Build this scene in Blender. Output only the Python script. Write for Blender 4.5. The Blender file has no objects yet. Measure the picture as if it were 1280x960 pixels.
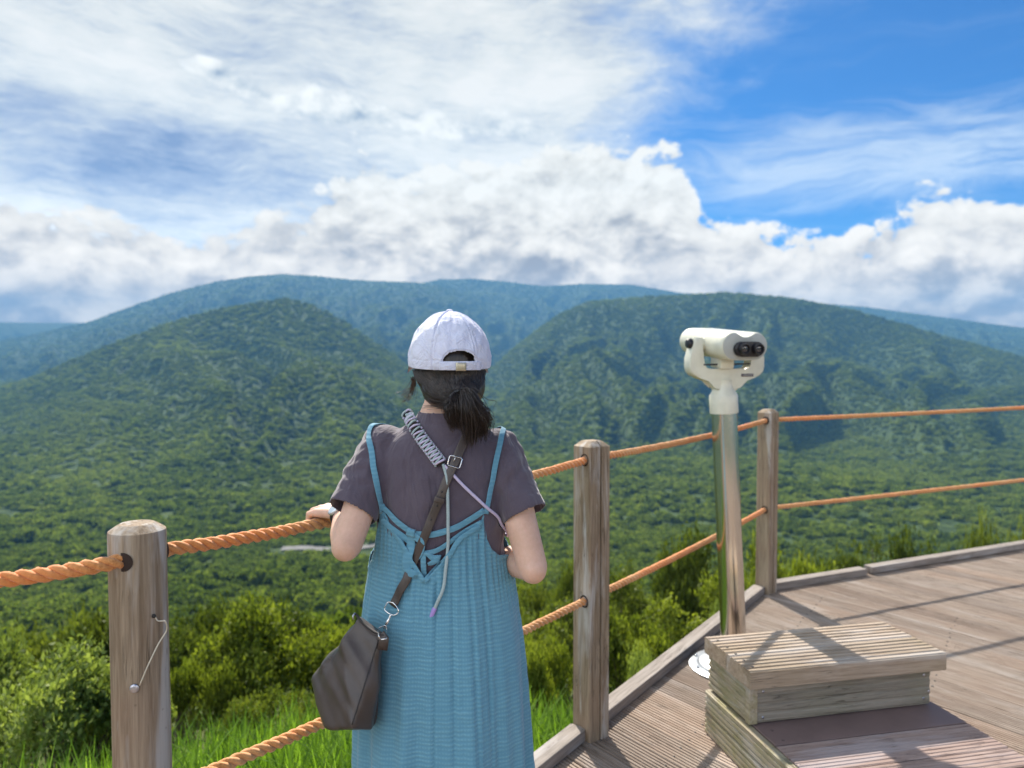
import bpy, bmesh, math, random
import numpy as np
from mathutils import Vector, Matrix, noise as mnoise
from mathutils.bvhtree import BVHTree

R = math.radians
rng = np.random.default_rng(7)
random.seed(7)
scene = bpy.context.scene
COL = scene.collection

# ------------------------------------------------------------------ camera
F_PX, CX, CY, CAM_H = 940.0, 640.0, 480.0, 1.5
PITCH = math.atan(31.0 / F_PX)
_cf = Vector((0, math.cos(PITCH), -math.sin(PITCH)))
_cu = Vector((0, math.sin(PITCH), math.cos(PITCH)))
CAM = Vector((0, 0, CAM_H))


def ray(px, py):
    return _cf + Vector((1, 0, 0)) * ((px - CX) / F_PX) + _cu * ((CY - py) / F_PX)


def at(px, py, Y):
    """the place a measured point of the photograph has at distance Y"""
    d = ray(px, py)
    return CAM + d * (Y / d.y)


cam_data = bpy.data.cameras.new("camera")
cam_data.sensor_width = 36.0
cam_data.lens = 36.0 * F_PX / 1280.0
cam_data.clip_start = 0.05
cam_data.clip_end = 60000
cam_data.dof.use_dof = True
cam_data.dof.focus_distance = 1.75
cam_data.dof.aperture_fstop = 3.5
cam = bpy.data.objects.new("camera", cam_data)
cam.location = CAM
cam.rotation_euler = (R(90) - PITCH, 0, 0)
COL.objects.link(cam)
scene.camera = cam

SUN_AZ, SUN_EL = R(-14.5), R(42.5)      # azimuth from straight ahead, positive to the right
SUN_DIR = Vector((math.sin(SUN_AZ) * math.cos(SUN_EL), math.cos(SUN_AZ) * math.cos(SUN_EL), math.sin(SUN_EL)))


# ------------------------------------------------------------------ object helpers
def tag(o, label=None, cat=None, group=None, kind=None):
    if label: o["label"] = label
    if cat: o["category"] = cat
    if group: o["group"] = group
    if kind: o["kind"] = kind
    return o


def thing(name, label, cat, loc=(0, 0, 0), rz=0.0, group=None):
    o = bpy.data.objects.new(name, None)
    o.empty_display_size = 0.1
    o.location = loc
    o.rotation_euler = (0, 0, rz)
    COL.objects.link(o)
    return tag(o, label, cat, group)


def put(name, me, mat=None, parent=None, world=False, smooth=True):
    """link a mesh as one object; world=True: its vertices are world coordinates"""
    if isinstance(me, bmesh.types.BMesh):
        bm = me
        bmesh.ops.recalc_face_normals(bm, faces=bm.faces)
        me = bpy.data.meshes.new(name)
        bm.to_mesh(me)
        bm.free()
    me.name = name
    if mat is not None:
        me.materials.clear()
        me.materials.append(mat)
    if smooth and len(me.polygons):
        me.polygons.foreach_set("use_smooth", [True] * len(me.polygons))
    o = bpy.data.objects.new(name, me)
    COL.objects.link(o)
    if parent is not None:
        o.parent = parent
        if world:
            p, off = parent, Vector((0, 0, 0))
            while p is not None:
                off += Vector(p.location)
                p = p.parent
            o.location = -off
    return o


def sharp(o, angle=35):
    """smooth faces but keep edges above the angle crisp"""
    me = o.data
    bm = bmesh.new(); bm.from_mesh(me)
    lim = R(angle)
    for e in bm.edges:
        if len(e.link_faces) == 2 and e.calc_face_angle(0) > lim:
            e.smooth = False
    bm.to_mesh(me); bm.free()
    return o


def copy_tree(o, parent=None):
    c = o.copy()
    COL.objects.link(c)
    if parent is not None: c.parent = parent
    for ch in list(o.children):
        copy_tree(ch, c)
    return c


def mesh_np(name, V, faces_list):
    """faces_list: list of int arrays (n,k)"""
    me = bpy.data.meshes.new(name)
    V = np.asarray(V, dtype=np.float32)
    me.vertices.add(len(V))
    me.vertices.foreach_set("co", V.ravel())
    loops = np.concatenate([f.ravel() for f in faces_list]) if faces_list else np.zeros(0, int)
    sizes = np.concatenate([np.full(len(f), f.shape[1]) for f in faces_list]) if faces_list else np.zeros(0, int)
    starts = np.concatenate([[0], np.cumsum(sizes)[:-1]]) if len(sizes) else sizes
    me.loops.add(len(loops))
    me.loops.foreach_set("vertex_index", loops.astype(np.int32))
    me.polygons.add(len(sizes))
    me.polygons.foreach_set("loop_start", starts.astype(np.int32))
    me.polygons.foreach_set("loop_total", sizes.astype(np.int32))
    me.update(calc_edges=True)
    return me


# bmesh primitives ------------------------------------------------------
def frame_of(d):
    d = d.normalized()
    a = Vector((0, 0, 1)) if abs(d.z) < 0.9 else Vector((1, 0, 0))
    x = a.cross(d).normalized()
    return x, d.cross(x).normalized()


def add_box(bm, c, s, rot=None, bevel=0.0, seg=2):
    r = bmesh.ops.create_cube(bm, size=1.0)
    vs = r["verts"]
    M = Matrix.Translation(Vector(c)) @ (rot.to_4x4() if rot is not None else Matrix.Identity(4)) @ Matrix.Diagonal((s[0], s[1], s[2], 1))
    bmesh.ops.transform(bm, matrix=M, verts=vs)
    if bevel:
        es = list({e for v in vs for e in v.link_edges})
        bmesh.ops.bevel(bm, geom=es, offset=bevel, segments=seg, affect="EDGES", profile=0.5)


def add_ring_loft(bm, rings, cap=True, closed=False):
    """rings: list of lists of points (same count)"""
    vr = [[bm.verts.new(p) for p in r] for r in rings]
    n = len(vr[0])
    pairs = list(zip(vr[:-1], vr[1:])) + ([(vr[-1], vr[0])] if closed else [])
    for a, b in pairs:
        for i in range(n):
            j = (i + 1) % n
            bm.faces.new((a[i], a[j], b[j], b[i]))
    if cap and not closed:
        bm.faces.new(vr[0][::-1])
        bm.faces.new(vr[-1])
    return vr


def add_tube(bm, pts, rad, n=10, cap=True):
    pts = [Vector(p) for p in pts]
    m = len(pts)
    rr = rad if hasattr(rad, "__len__") else [rad] * m
    t0 = (pts[1] - pts[0])
    x, y = frame_of(t0)
    rings = []
    for i, p in enumerate(pts):
        t = (pts[min(i + 1, m - 1)] - pts[max(i - 1, 0)]).normalized()
        x = (x - t * x.dot(t))
        x = x.normalized() if x.length > 1e-6 else frame_of(t)[0]
        y = t.cross(x).normalized()
        rings.append([p + (x * math.cos(2 * math.pi * k / n) + y * math.sin(2 * math.pi * k / n)) * rr[i] for k in range(n)])
    add_ring_loft(bm, rings, cap)


def add_capsule(bm, p0, r0, p1, r1, n=18):
    p0, p1 = Vector(p0), Vector(p1)
    d = (p1 - p0)
    L = d.length
    t = d / L
    pts, rr = [], []
    for k in range(5):
        a = math.pi / 2 * k / 5
        pts.append(p0 - t * r0 * math.cos(a)); rr.append(max(r0 * math.sin(a), r0 * 0.06))
    pts.append(p0); rr.append(r0)
    pts.append((p0 + p1) / 2); rr.append((r0 + r1) / 2)
    pts.append(p1); rr.append(r1)
    for k in range(1, 6):
        a = math.pi / 2 * k / 5
        pts.append(p1 + t * r1 * math.sin(a)); rr.append(max(r1 * math.cos(a), r1 * 0.06))
    add_tube(bm, pts, rr, n)


def add_ball(bm, c, r, rot=None, seg=24):
    res = bmesh.ops.create_uvsphere(bm, u_segments=seg, v_segments=seg // 2, radius=1.0)
    r = r if hasattr(r, "__len__") else (r, r, r)
    M = Matrix.Translation(Vector(c)) @ (rot.to_4x4() if rot is not None else Matrix.Identity(4)) @ Matrix.Diagonal((r[0], r[1], r[2], 1))
    bmesh.ops.transform(bm, matrix=M, verts=res["verts"])


def add_lathe(bm, prof, c=(0, 0, 0), axis=(0, 0, 1), n=40, cap=True):
    """prof: list of (radius, height)"""
    c = Vector(c); ax = Vector(axis).normalized()
    x, y = frame_of(ax)
    rings = [[c + ax * h + (x * math.cos(2 * math.pi * k / n) + y * math.sin(2 * math.pi * k / n)) * max(r, 1e-4) for k in range(n)] for r, h in prof]
    add_ring_loft(bm, rings, cap)


def add_prism(bm, poly, axis_u, axis_v, origin, ext, bevel=0.0):
    """a 2-D outline (u,v) extruded along ext (Vector), centred on the outline's plane"""
    o, u, v, e = Vector(origin), Vector(axis_u), Vector(axis_v), Vector(ext)
    a = [bm.verts.new(o + u * p[0] + v * p[1] - e / 2) for p in poly]
    b = [bm.verts.new(o + u * p[0] + v * p[1] + e / 2) for p in poly]
    n = len(poly)
    f0 = bm.faces.new(a[::-1]); f1 = bm.faces.new(b)
    for i in range(n):
        bm.faces.new((a[i], a[(i + 1) % n], b[(i + 1) % n], b[i]))
    if bevel:
        es = list(set(f0.edges) | set(f1.edges))
        bmesh.ops.bevel(bm, geom=es, offset=bevel, segments=3, affect="EDGES", profile=0.5)


def remesh(bm, voxel, smooth=4):
    bmesh.ops.recalc_face_normals(bm, faces=bm.faces)
    me = bpy.data.meshes.new("tmp"); bm.to_mesh(me); bm.free()
    ob = bpy.data.objects.new("tmp", me); COL.objects.link(ob)
    m = ob.modifiers.new("r", "REMESH"); m.mode = "VOXEL"; m.voxel_size = voxel; m.adaptivity = 0
    if smooth:
        s = ob.modifiers.new("s", "SMOOTH"); s.factor = 0.5; s.iterations = smooth
    dg = bpy.context.evaluated_depsgraph_get()
    out = bpy.data.meshes.new_from_object(ob.evaluated_get(dg))
    bpy.data.objects.remove(ob); bpy.data.meshes.remove(me)
    return out


def solidified(me, thick, offset=-1.0, sub=0):
    ob = bpy.data.objects.new("tmp", me); COL.objects.link(ob)
    m = ob.modifiers.new("s", "SOLIDIFY"); m.thickness = thick; m.offset = offset; m.use_even_offset = False
    if sub:
        q = ob.modifiers.new("u", "SUBSURF"); q.levels = sub
    dg = bpy.context.evaluated_depsgraph_get()
    out = bpy.data.meshes.new_from_object(ob.evaluated_get(dg))
    bpy.data.objects.remove(ob)
    return out


def verts_np(me):
    a = np.empty(len(me.vertices) * 3, dtype=np.float32); me.vertices.foreach_get("co", a)
    return a.reshape(-1, 3)


def normals_np(me):
    a = np.empty(len(me.vertices) * 3, dtype=np.float32); me.vertices.foreach_get("normal", a)
    return a.reshape(-1, 3)


def set_verts(me, V):
    me.vertices.foreach_set("co", np.asarray(V, dtype=np.float32).ravel()); me.update()


def catmull(pts, n):
    P = [Vector(p) for p in pts]
    P = [P[0] * 2 - P[1]] + P + [P[-1] * 2 - P[-2]]
    out = []
    m = len(P) - 3
    for k in range(n):
        s = k / (n - 1) * m
        i = min(int(s), m - 1); t = s - i
        a, b, c, d = P[i], P[i + 1], P[i + 2], P[i + 3]
        out.append(0.5 * (2 * b + (c - a) * t + (2 * a - 5 * b + 4 * c - d) * t * t + (3 * b - a - 3 * c + d) * t ** 3))
    return out


# numpy noise -----------------------------------------------------------
def perlin(x, y, seed=0):
    xi, yi = np.floor(x).astype(np.int64), np.floor(y).astype(np.int64)
    xf, yf = x - xi, y - yi

    def grad(ix, iy, dx, dy):
        h = (ix * 374761393 + iy * 668265263 + seed * 974711) & 0xFFFFFFFF
        h = ((h ^ (h >> 13)) * 1274126177) & 0xFFFFFFFF
        a = ((h ^ (h >> 16)) & 0xFFFF) / 65536.0 * 2 * np.pi
        return np.cos(a) * dx + np.sin(a) * dy
    u, v = xf ** 3 * (xf * (xf * 6 - 15) + 10), yf ** 3 * (yf * (yf * 6 - 15) + 10)
    a = grad(xi, yi, xf, yf) * (1 - u) + grad(xi + 1, yi, xf - 1, yf) * u
    b = grad(xi, yi + 1, xf, yf - 1) * (1 - u) + grad(xi + 1, yi + 1, xf - 1, yf - 1) * u
    return (a * (1 - v) + b * v) * 1.5


def fbm(x, y, oct=4, seed=0, ridged=False):
    s, a, t = 0, 1.0, 0
    for o in range(oct):
        n = perlin(x, y, seed + o * 17)
        s = s + a * (1 - np.abs(n) * 2 if ridged else n); t += a
        x, y, a = x * 2.03, y * 2.03, a * 0.5
    return s / t


# ------------------------------------------------------------------ node helper
class G:
    def __init__(s, nt):
        s.nt = nt; s.n = nt.nodes; s.l = nt.links

    def put(s, sock, v):
        if hasattr(v, "is_linked") or isinstance(v, bpy.types.NodeSocket):
            s.l.new(v, sock)
        elif v is not None:
            try:
                sock.default_value = v
            except Exception:
                sock.default_value = (*v, 1.0) if hasattr(v, "__len__") and len(v) == 3 else (v, v, v)

    def new(s, t, **kw):
        n = s.n.new(t)
        for k, v in kw.items(): setattr(n, k, v)
        return n

    def m(s, op, a, b=None, c=None, clamp=False):
        n = s.new("ShaderNodeMath", operation=op, use_clamp=clamp)
        for i, v in enumerate((a, b, c)):
            if v is not None: s.put(n.inputs[i], v)
        return n.outputs[0]

    def add(s, a, b): return s.m("ADD", a, b)
    def sub(s, a, b): return s.m("SUBTRACT", a, b)
    def mul(s, a, b): return s.m("MULTIPLY", a, b)

    def vm(s, op, a, b=None, sc=None):
        n = s.new("ShaderNodeVectorMath", operation=op)
        s.put(n.inputs[0], a)
        if b is not None: s.put(n.inputs[1], b)
        if sc is not None: s.put(n.inputs["Scale"], sc)
        return n.outputs[0]

    def comb(s, x, y, z):
        n = s.new("ShaderNodeCombineXYZ")
        for i, v in enumerate((x, y, z)): s.put(n.inputs[i], v)
        return n.outputs[0]

    def sep(s, v):
        n = s.new("ShaderNodeSeparateXYZ"); s.put(n.inputs[0], v)
        return n.outputs

    def noise(s, vec, scale, detail=4, rough=0.5, dist=0.0, color=False, lac=2.0):
        n = s.new("ShaderNodeTexNoise")
        s.put(n.inputs["Vector"], vec); s.put(n.inputs["Scale"], scale)
        n.inputs["Detail"].default_value = detail; n.inputs["Roughness"].default_value = rough
        n.inputs["Distortion"].default_value = dist; n.inputs["Lacunarity"].default_value = lac
        return n.outputs["Color" if color else "Fac"]

    def voro(s, vec, scale, detail=0, feature="F1", rough=0.5, rand=1.0):
        n = s.new("ShaderNodeTexVoronoi", feature=feature)
        s.put(n.inputs["Vector"], vec); s.put(n.inputs["Scale"], scale)
        if "Detail" in n.inputs: n.inputs["Detail"].default_value = detail
        if "Roughness" in n.inputs: n.inputs["Roughness"].default_value = rough
        return n.outputs["Distance"]

    def mr(s, v, a, b, c=0.0, d=1.0, smooth=False, clamp=True):
        n = s.new("ShaderNodeMapRange", interpolation_type="SMOOTHSTEP" if smooth else "LINEAR")
        n.clamp = clamp
        for i, q in enumerate((v, a, b, c, d)): s.put(n.inputs[i], q)
        return n.outputs[0]

    def mix(s, f, a, b, blend="MIX"):
        n = s.new("ShaderNodeMix", data_type="RGBA", blend_type=blend)
        s.put(n.inputs[0], f); s.put(n.inputs[6], a); s.put(n.inputs[7], b)
        return n.outputs[2]

    def ramp(s, f, stops):
        n = s.new("ShaderNodeValToRGB"); s.put(n.inputs[0], f)
        e = n.color_ramp.elements
        while len(e) < len(stops): e.new(0.5)
        for q, (p, c) in zip(e, stops):
            q.position = p; q.color = (*c, 1.0)
        return n.outputs[0]

    def curve(s, x, pts, y0, y1):
        """piecewise smooth function through pts"""
        x0, x1 = pts[0][0], pts[-1][0]
        n = s.new("ShaderNodeFloatCurve")
        s.put(n.inputs["Value"], s.mr(x, x0, x1))
        c = n.mapping.curves[0]
        q = [((a - x0) / (x1 - x0), (b - y0) / (y1 - y0)) for a, b in pts]
        c.points[0].location = q[0]; c.points[1].location = q[-1]
        for a in q[1:-1]: c.points.new(*a)
        n.mapping.update()
        return s.mr(n.outputs[0], 0, 1, y0, y1)

    def coord(s, which="Object"):
        return s.new("ShaderNodeTexCoord").outputs[which]

    def mapping(s, vec, scale=(1, 1, 1), rot=(0, 0, 0), loc=(0, 0, 0)):
        n = s.new("ShaderNodeMapping")
        s.put(n.inputs["Vector"], vec)
        n.inputs["Scale"].default_value = scale; n.inputs["Rotation"].default_value = rot; n.inputs["Location"].default_value = loc
        return n.outputs[0]

    def bump(s, h, strength=0.3, dist=0.01, normal=None):
        n = s.new("ShaderNodeBump")
        n.inputs["Strength"].default_value = strength; n.inputs["Distance"].default_value = dist
        s.put(n.inputs["Height"], h)
        if normal is not None: s.l.new(normal, n.inputs["Normal"])
        return n.outputs[0]


def material(name):
    m = bpy.data.materials.new(name); m.use_nodes = True
    g = G(m.node_tree)
    b = g.n["Principled BSDF"]
    return m, g, b


def bset(g, b, **kw):
    names = dict(color="Base Color", rough="Roughness", metal="Metallic", normal="Normal", spec="Specular IOR Level", sss="Subsurface Weight",
                 sheen="Sheen Weight", coat="Coat Weight", coatr="Coat Roughness", aniso="Anisotropic")
    for k, v in kw.items(): g.put(b.inputs[names[k]], v)


# ------------------------------------------------------------------ materials
def wood_material(name, dark, light, axis="z", stain=(0.30, 0.17, 0.12), stain_amt=0.35, pale=(0.42, 0.42, 0.42), rough=0.8, rot=0.0, moss=0.0, use_rnd=False):
    m, g, b = material(name)
    co = g.coord("Object")
    oi = g.new("ShaderNodeObjectInfo")
    co = g.vm("ADD", co, g.vm("SCALE", oi.outputs["Location"], sc=3.7))
    if rot: co = g.mapping(co, rot=(0, 0, rot))
    if use_rnd:
        at_ = g.new("ShaderNodeAttribute", attribute_name="rnd")
        rnd = at_.outputs["Fac"]
        co = g.vm("ADD", co, g.comb(g.mul(rnd, 13.1), g.mul(rnd, 37.7), g.mul(rnd, 7.3)))
    sc = {"z": (1, 1, 0.045), "y": (1, 0.045, 1), "x": (0.045, 1, 1)}[axis]
    v = g.mapping(co, scale=sc)
    grain = g.noise(v, 130, 5, 0.65, 0.6)
    broad = g.noise(v, 26, 4, 0.6, 0.8)
    blot = g.noise(co, 3.2, 4, 0.6)
    f = g.add(g.mul(grain, 0.55), g.mul(broad, 0.45))
    c = g.mix(g.mr(f, 0.37, 0.63), dark, light)
    c = g.mix(g.mul(g.mr(blot, 0.45, 0.7), stain_amt), c, stain)
    v2 = g.mapping(co, scale={"z": (1, 1, 0.12), "y": (1, 0.12, 1), "x": (0.12, 1, 1)}[axis], loc=(3, 1, 7))
    pal = g.noise(v2, 11, 5, 0.65, 0.5)
    c = g.mix(g.mul(g.mr(pal, 0.53, 0.64), 0.75), c, pale)
    crack = g.noise(g.mapping(co, scale=sc, loc=(9, 4, 2)), 60, 2, 0.5, 1.2)
    ck = g.mr(g.m("ABSOLUTE", g.sub(crack, 0.5)), 0.0, 0.018, 1, 0)
    ck = g.mul(ck, g.mr(g.noise(co, 7, 2), 0.48, 0.6))
    c = g.mix(g.mul(ck, 0.75), c, tuple(x * 0.3 for x in dark))
    if use_rnd:
        c = g.mix(1.0, c, g.ramp(rnd, [(0.0, (0.80, 0.78, 0.78)), (0.5, (1.0, 1.0, 1.0)), (1.0, (1.14, 1.08, 1.04))]), "MULTIPLY")
    if moss:
        mo = g.noise(co, 16, 4, 0.6)
        c = g.mix(g.mul(g.mr(mo, 0.45, 0.62), moss), c, (0.20, 0.20, 0.055))
    spots = g.voro(co, 28)
    c = g.mix(g.mul(g.mr(spots, 0.04, 0.09, 1, 0), 0.35), c, tuple(x * 0.4 for x in dark))
    h = g.sub(f, g.mul(ck, 1.2))
    bset(g, b, color=c, rough=g.mr(f, 0.3, 0.7, rough + 0.1, rough - 0.12), spec=0.25, normal=g.bump(h, 0.55, 0.004))
    return m


M = {}
M["post"] = wood_material("weathered_post_wood", (0.165, 0.117, 0.076), (0.375, 0.295, 0.210), "z", (0.26, 0.165, 0.115), 0.38, (0.50, 0.48, 0.46))
M["deck"] = wood_material("deck_wood", (0.205, 0.157, 0.122), (0.355, 0.292, 0.240), "y", (0.27, 0.19, 0.14), 0.5, (0.375, 0.325, 0.285), rot=R(143.13), use_rnd=True)
M["kerb"] = wood_material("kerb_wood", (0.18, 0.155, 0.135), (0.34, 0.30, 0.27), "x", (0.22, 0.17, 0.14), 0.3, (0.38, 0.36, 0.35))
M["tread"] = wood_material("tread_wood", (0.24, 0.18, 0.13), (0.45, 0.37, 0.29), "x", (0.27, 0.21, 0.12), 0.4, (0.46, 0.42, 0.38), use_rnd=True)
M["side"] = wood_material("mossy_side_wood", (0.25, 0.205, 0.145), (0.44, 0.385, 0.29), "y", (0.28, 0.25, 0.13), 0.45, (0.42, 0.40, 0.36), moss=0.4)
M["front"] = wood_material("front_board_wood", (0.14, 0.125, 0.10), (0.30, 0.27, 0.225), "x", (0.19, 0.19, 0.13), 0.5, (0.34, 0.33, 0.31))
M["redtread"] = wood_material("red_tread_wood", (0.22, 0.15, 0.125), (0.37, 0.28, 0.245), "x", (0.28, 0.18, 0.15), 0.4, (0.36, 0.31, 0.31))


def simple(name, color, rough=0.5, metal=0.0, spec=0.5, bump=None, var=0.0, vscale=20, coat=0.0):
    m, g, b = material(name)
    co = g.coord("Object")
    c = color
    if var:
        n = g.noise(co, vscale, 4, 0.6)
        c = g.mix(g.mr(n, 0.3, 0.7), tuple(x * (1 - var) for x in color), tuple(min(1, x * (1 + var)) for x in color))
    bset(g, b, color=c, rough=rough, metal=metal, spec=spec)
    if coat: bset(g, b, coat=coat, coatr=0.1)
    if bump:
        bset(g, b, normal=g.bump(g.noise(co, bump[0], 4, 0.6), bump[1], bump[2]))
    return m


M["smoothtread"] = simple("smooth_tread_brown", (0.17, 0.115, 0.105), 0.6, var=0.12, vscale=7, bump=(120, 0.1, 0.001))
M["steel"] = simple("brushed_steel", (0.67, 0.63, 0.58), 0.18, 1.0, bump=(6, 0.04, 0.01), var=0.06, vscale=4)
M["flange"] = simple("satin_flange_steel", (0.30, 0.32, 0.345), 0.40, 1.0, var=0.06)
M["chrome"] = simple("chrome", (0.75, 0.75, 0.76), 0.10, 1.0)
M["zinc"] = simple("zinc_nail", (0.50, 0.50, 0.56), 0.35, 1.0)
M["screw"] = simple("dark_screw", (0.03, 0.028, 0.027), 0.6, 0.3)
M["cream"] = simple("cream_enamel", (0.66, 0.65, 0.54), 0.34, 0.0, 0.5, bump=(60, 0.03, 0.002), var=0.09, vscale=14, coat=0.25)
M["greyface"] = simple("grey_eyepiece_panel", (0.40, 0.42, 0.40), 0.42, var=0.05)
M["black"] = simple("black_rubber", (0.012, 0.012, 0.016), 0.35)
M["lens"] = simple("lens_glass", (0.02, 0.02, 0.03), 0.03, spec=0.9, coat=1.0)
M["plate"] = simple("engraved_plate", (0.10, 0.07, 0.08), 0.4)
M["hole"] = simple("dark_hole", (0.035, 0.02, 0.014), 0.9)
M["wire"] = simple("pale_wire", (0.60, 0.55, 0.45), 0.4, 0.5)

m, g, b = material("orange_rope")
co = g.coord("Object")
n1 = g.noise(co, 160, 4, 0.7); n2 = g.noise(co, 9, 3, 0.6)
c = g.mix(g.mr(n1, 0.3, 0.7), (0.42, 0.155, 0.045), (0.80, 0.39, 0.14))
c = g.mix(g.mul(g.mr(n2, 0.45, 0.65), 0.45), c, (0.74, 0.42, 0.20))
c = g.mix(g.mul(g.mr(g.noise(co, 2.1, 2), 0.5, 0.62), 0.55), c, (0.80, 0.24, 0.06))
bset(g, b, color=c, rough=0.75, spec=0.2, sheen=0.3, normal=g.bump(n1, 0.5, 0.002))
M["rope"] = m

# skin, hair, cloth
m, g, b = material("skin")
co = g.coord("Object")
c = g.mix(g.mr(g.add(g.mul(g.noise(co, 14, 3, 0.6), 0.6), g.mul(g.noise(co, 90, 4, 0.7), 0.4)), 0.34, 0.66), (0.60, 0.37, 0.265), (0.74, 0.48, 0.37))
bset(g, b, color=c, rough=0.5, spec=0.35, sss=0.18, normal=g.bump(g.noise(co, 420, 3, 0.6), 0.12, 0.0006))
b.inputs["Subsurface Radius"].default_value = (0.02, 0.008, 0.004)
b.inputs["Subsurface Scale"].default_value = 0.4
M["skin"] = m

m, g, b = material("dark_brown_hair")
co = g.coord("Object")
n1 = g.noise(g.mapping(co, scale=(1, 1, 0.12)), 260, 3, 0.6)
c = g.mix(g.mr(n1, 0.35, 0.7), (0.010, 0.0075, 0.0075), (0.048, 0.031, 0.025))
bset(g, b, color=c, rough=0.33, spec=0.6, normal=g.bump(n1, 0.35, 0.002))
M["hair"] = m
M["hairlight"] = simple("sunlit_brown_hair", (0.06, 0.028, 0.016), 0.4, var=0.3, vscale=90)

m, g, b = material("shirt_jersey")
co = g.coord("Object")
n1 = g.noise(co, 700, 3, 0.6)
c = g.mix(g.mr(g.noise(co, 9, 4, 0.6), 0.3, 0.7), (0.080, 0.063, 0.086), (0.108, 0.088, 0.116))
c = g.mix(g.mul(g.mr(n1, 0.4, 0.65), 0.35), c, (0.14, 0.12, 0.145))
fold = g.noise(g.mapping(co, scale=(1.0, 1.0, 0.35), rot=(0, R(18), 0)), 17, 3, 0.5, 0.7)
nb = g.bump(n1, 0.25, 0.0008)
bset(g, b, color=c, rough=0.9, spec=0.15, sheen=0.35, normal=g.bump(fold, 0.6, 0.03, nb))
M["shirt"] = m


def dress_material(name, ribbon=False):
    m, g, b = material(name)
    uv = g.new("ShaderNodeUVMap").outputs[0] if not ribbon else g.coord("Object")
    x, y, z = g.sep(uv)
    v = y if not ribbon else z
    wob = g.noise(uv, 6, 5, 0.65)
    rows = g.m("SINE", g.add(g.mul(v, 2 * math.pi / 0.0092), g.mul(wob, 16.0)))
    cols = g.m("SINE", g.add(g.mul(x, 2 * math.pi / 0.0062), g.mul(g.noise(uv, 7, 2), 6.0)))
    brk = g.mr(g.noise(g.mapping(uv, scale=(26, 90, 1) if not ribbon else (40, 40, 90)), 1.0, 3, 0.6), 0.32, 0.68)
    tex = g.add(g.mul(g.mul(g.mr(rows, -1, 1), brk), 0.75), g.mul(g.mul(g.mr(cols, -1, 1), g.mr(rows, -0.6, 0.8)), 0.40 if not ribbon else 0.1))
    fade = g.noise(uv, 5, 4, 0.65)
    lo, hi = (0.118, 0.290, 0.400), (0.182, 0.392, 0.498)
    c = g.mix(g.mr(tex, 0.05, 1.0), lo, hi)
    c = g.mix(g.mul(g.mr(fade, 0.4, 0.7), 0.35), c, (0.105, 0.280, 0.395))
    bset(g, b, color=c, rough=0.85, spec=0.15, sheen=0.25, normal=g.bump(tex, 0.45, 0.0022))
    return m


M["dress"] = dress_material("blue_seersucker")
M["dresstrim"] = dress_material("blue_seersucker_trim", True)

m, g, b = material("cap_cotton")
co = g.coord("Object")
n1 = g.noise(co, 900, 2, 0.6); n2 = g.noise(co, 22, 5, 0.65, 0.6)
bset(g, b, color=g.mix(g.mr(n2, 0.3, 0.7), (0.64, 0.655, 0.83), (0.75, 0.765, 0.89)), rough=0.9, spec=0.15, sheen=0.2,
     normal=g.bump(n2, 0.7, 0.022, g.bump(n1, 0.3, 0.0006)))
M["cap"] = m
M["capseam"] = simple("cap_stitching", (0.60, 0.61, 0.74), 0.9, var=0.15, vscale=400)
M["brass"] = simple("dull_brass", (0.52, 0.47, 0.36), 0.38, 0.8)

m, g, b = material("dark_leather")
co = g.coord("Object")
vo = g.voro(co, 420); n2 = g.noise(co, 14, 4, 0.6)
bset(g, b, color=g.mix(g.mr(n2, 0.3, 0.7), (0.042, 0.030, 0.026), (0.075, 0.057, 0.050)), rough=g.mr(n2, 0.3, 0.7, 0.34, 0.50), spec=0.5, coat=0.18, coatr=0.25, normal=g.bump(g.add(g.mul(vo, 0.4), g.mul(n2, 0.4)), 0.25, 0.002))
M["leather"] = m
M["leatherseam"] = simple("leather_piping", (0.022, 0.018, 0.018), 0.5)
M["sage"] = simple("sage_cord", (0.36, 0.45, 0.46), 0.8, bump=(500, 0.4, 0.001), var=0.12, vscale=300)
M["lilac"] = simple("lilac_cord", (0.56, 0.50, 0.68), 0.8, bump=(500, 0.4, 0.001), var=0.12, vscale=300)
M["purple"] = simple("purple_tip", (0.40, 0.28, 0.66), 0.5)
M["white"] = simple("pale_watch_case", (0.62, 0.68, 0.72), 0.2, 0.6)
M["strapblack"] = simple("watch_band", (0.02, 0.02, 0.024), 0.5)
M["shoe"] = simple("white_shoe", (0.6, 0.6, 0.6), 0.6)
M["eye"] = simple("eye_white", (0.7, 0.7, 0.68), 0.2)

# tuning
HAZE = 1.75e-4
HAZE_COL = (.15, .41, .78)
SKY_STR = 0.054
SKY_TINT = (.15, .47, .86)
CLOUD_STR = 0.355
CLOUD_BACK_FILL = 1.12  # unseen clouds behind the camera, brightened to fill the woman's shaded back
SUN_E = 4.5
EXPOSURE = 1.1
# ------------------------------------------------------------------ the person
PX, PY = -0.170, 1.78
person = thing("person", "woman in white cap, dark T-shirt and blue dress, one hand on the rope", "person", (PX, PY, 0))

ROPE_D = Vector((0.578, 0.816, 0)).normalized()      # along the rail
ROPE_N = Vector((-0.816, 0.578, 0)).normalized()     # out over the slope
HAND_R = Vector((-0.463, 1.862, 1.094))              # rope centre under her left hand


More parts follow.
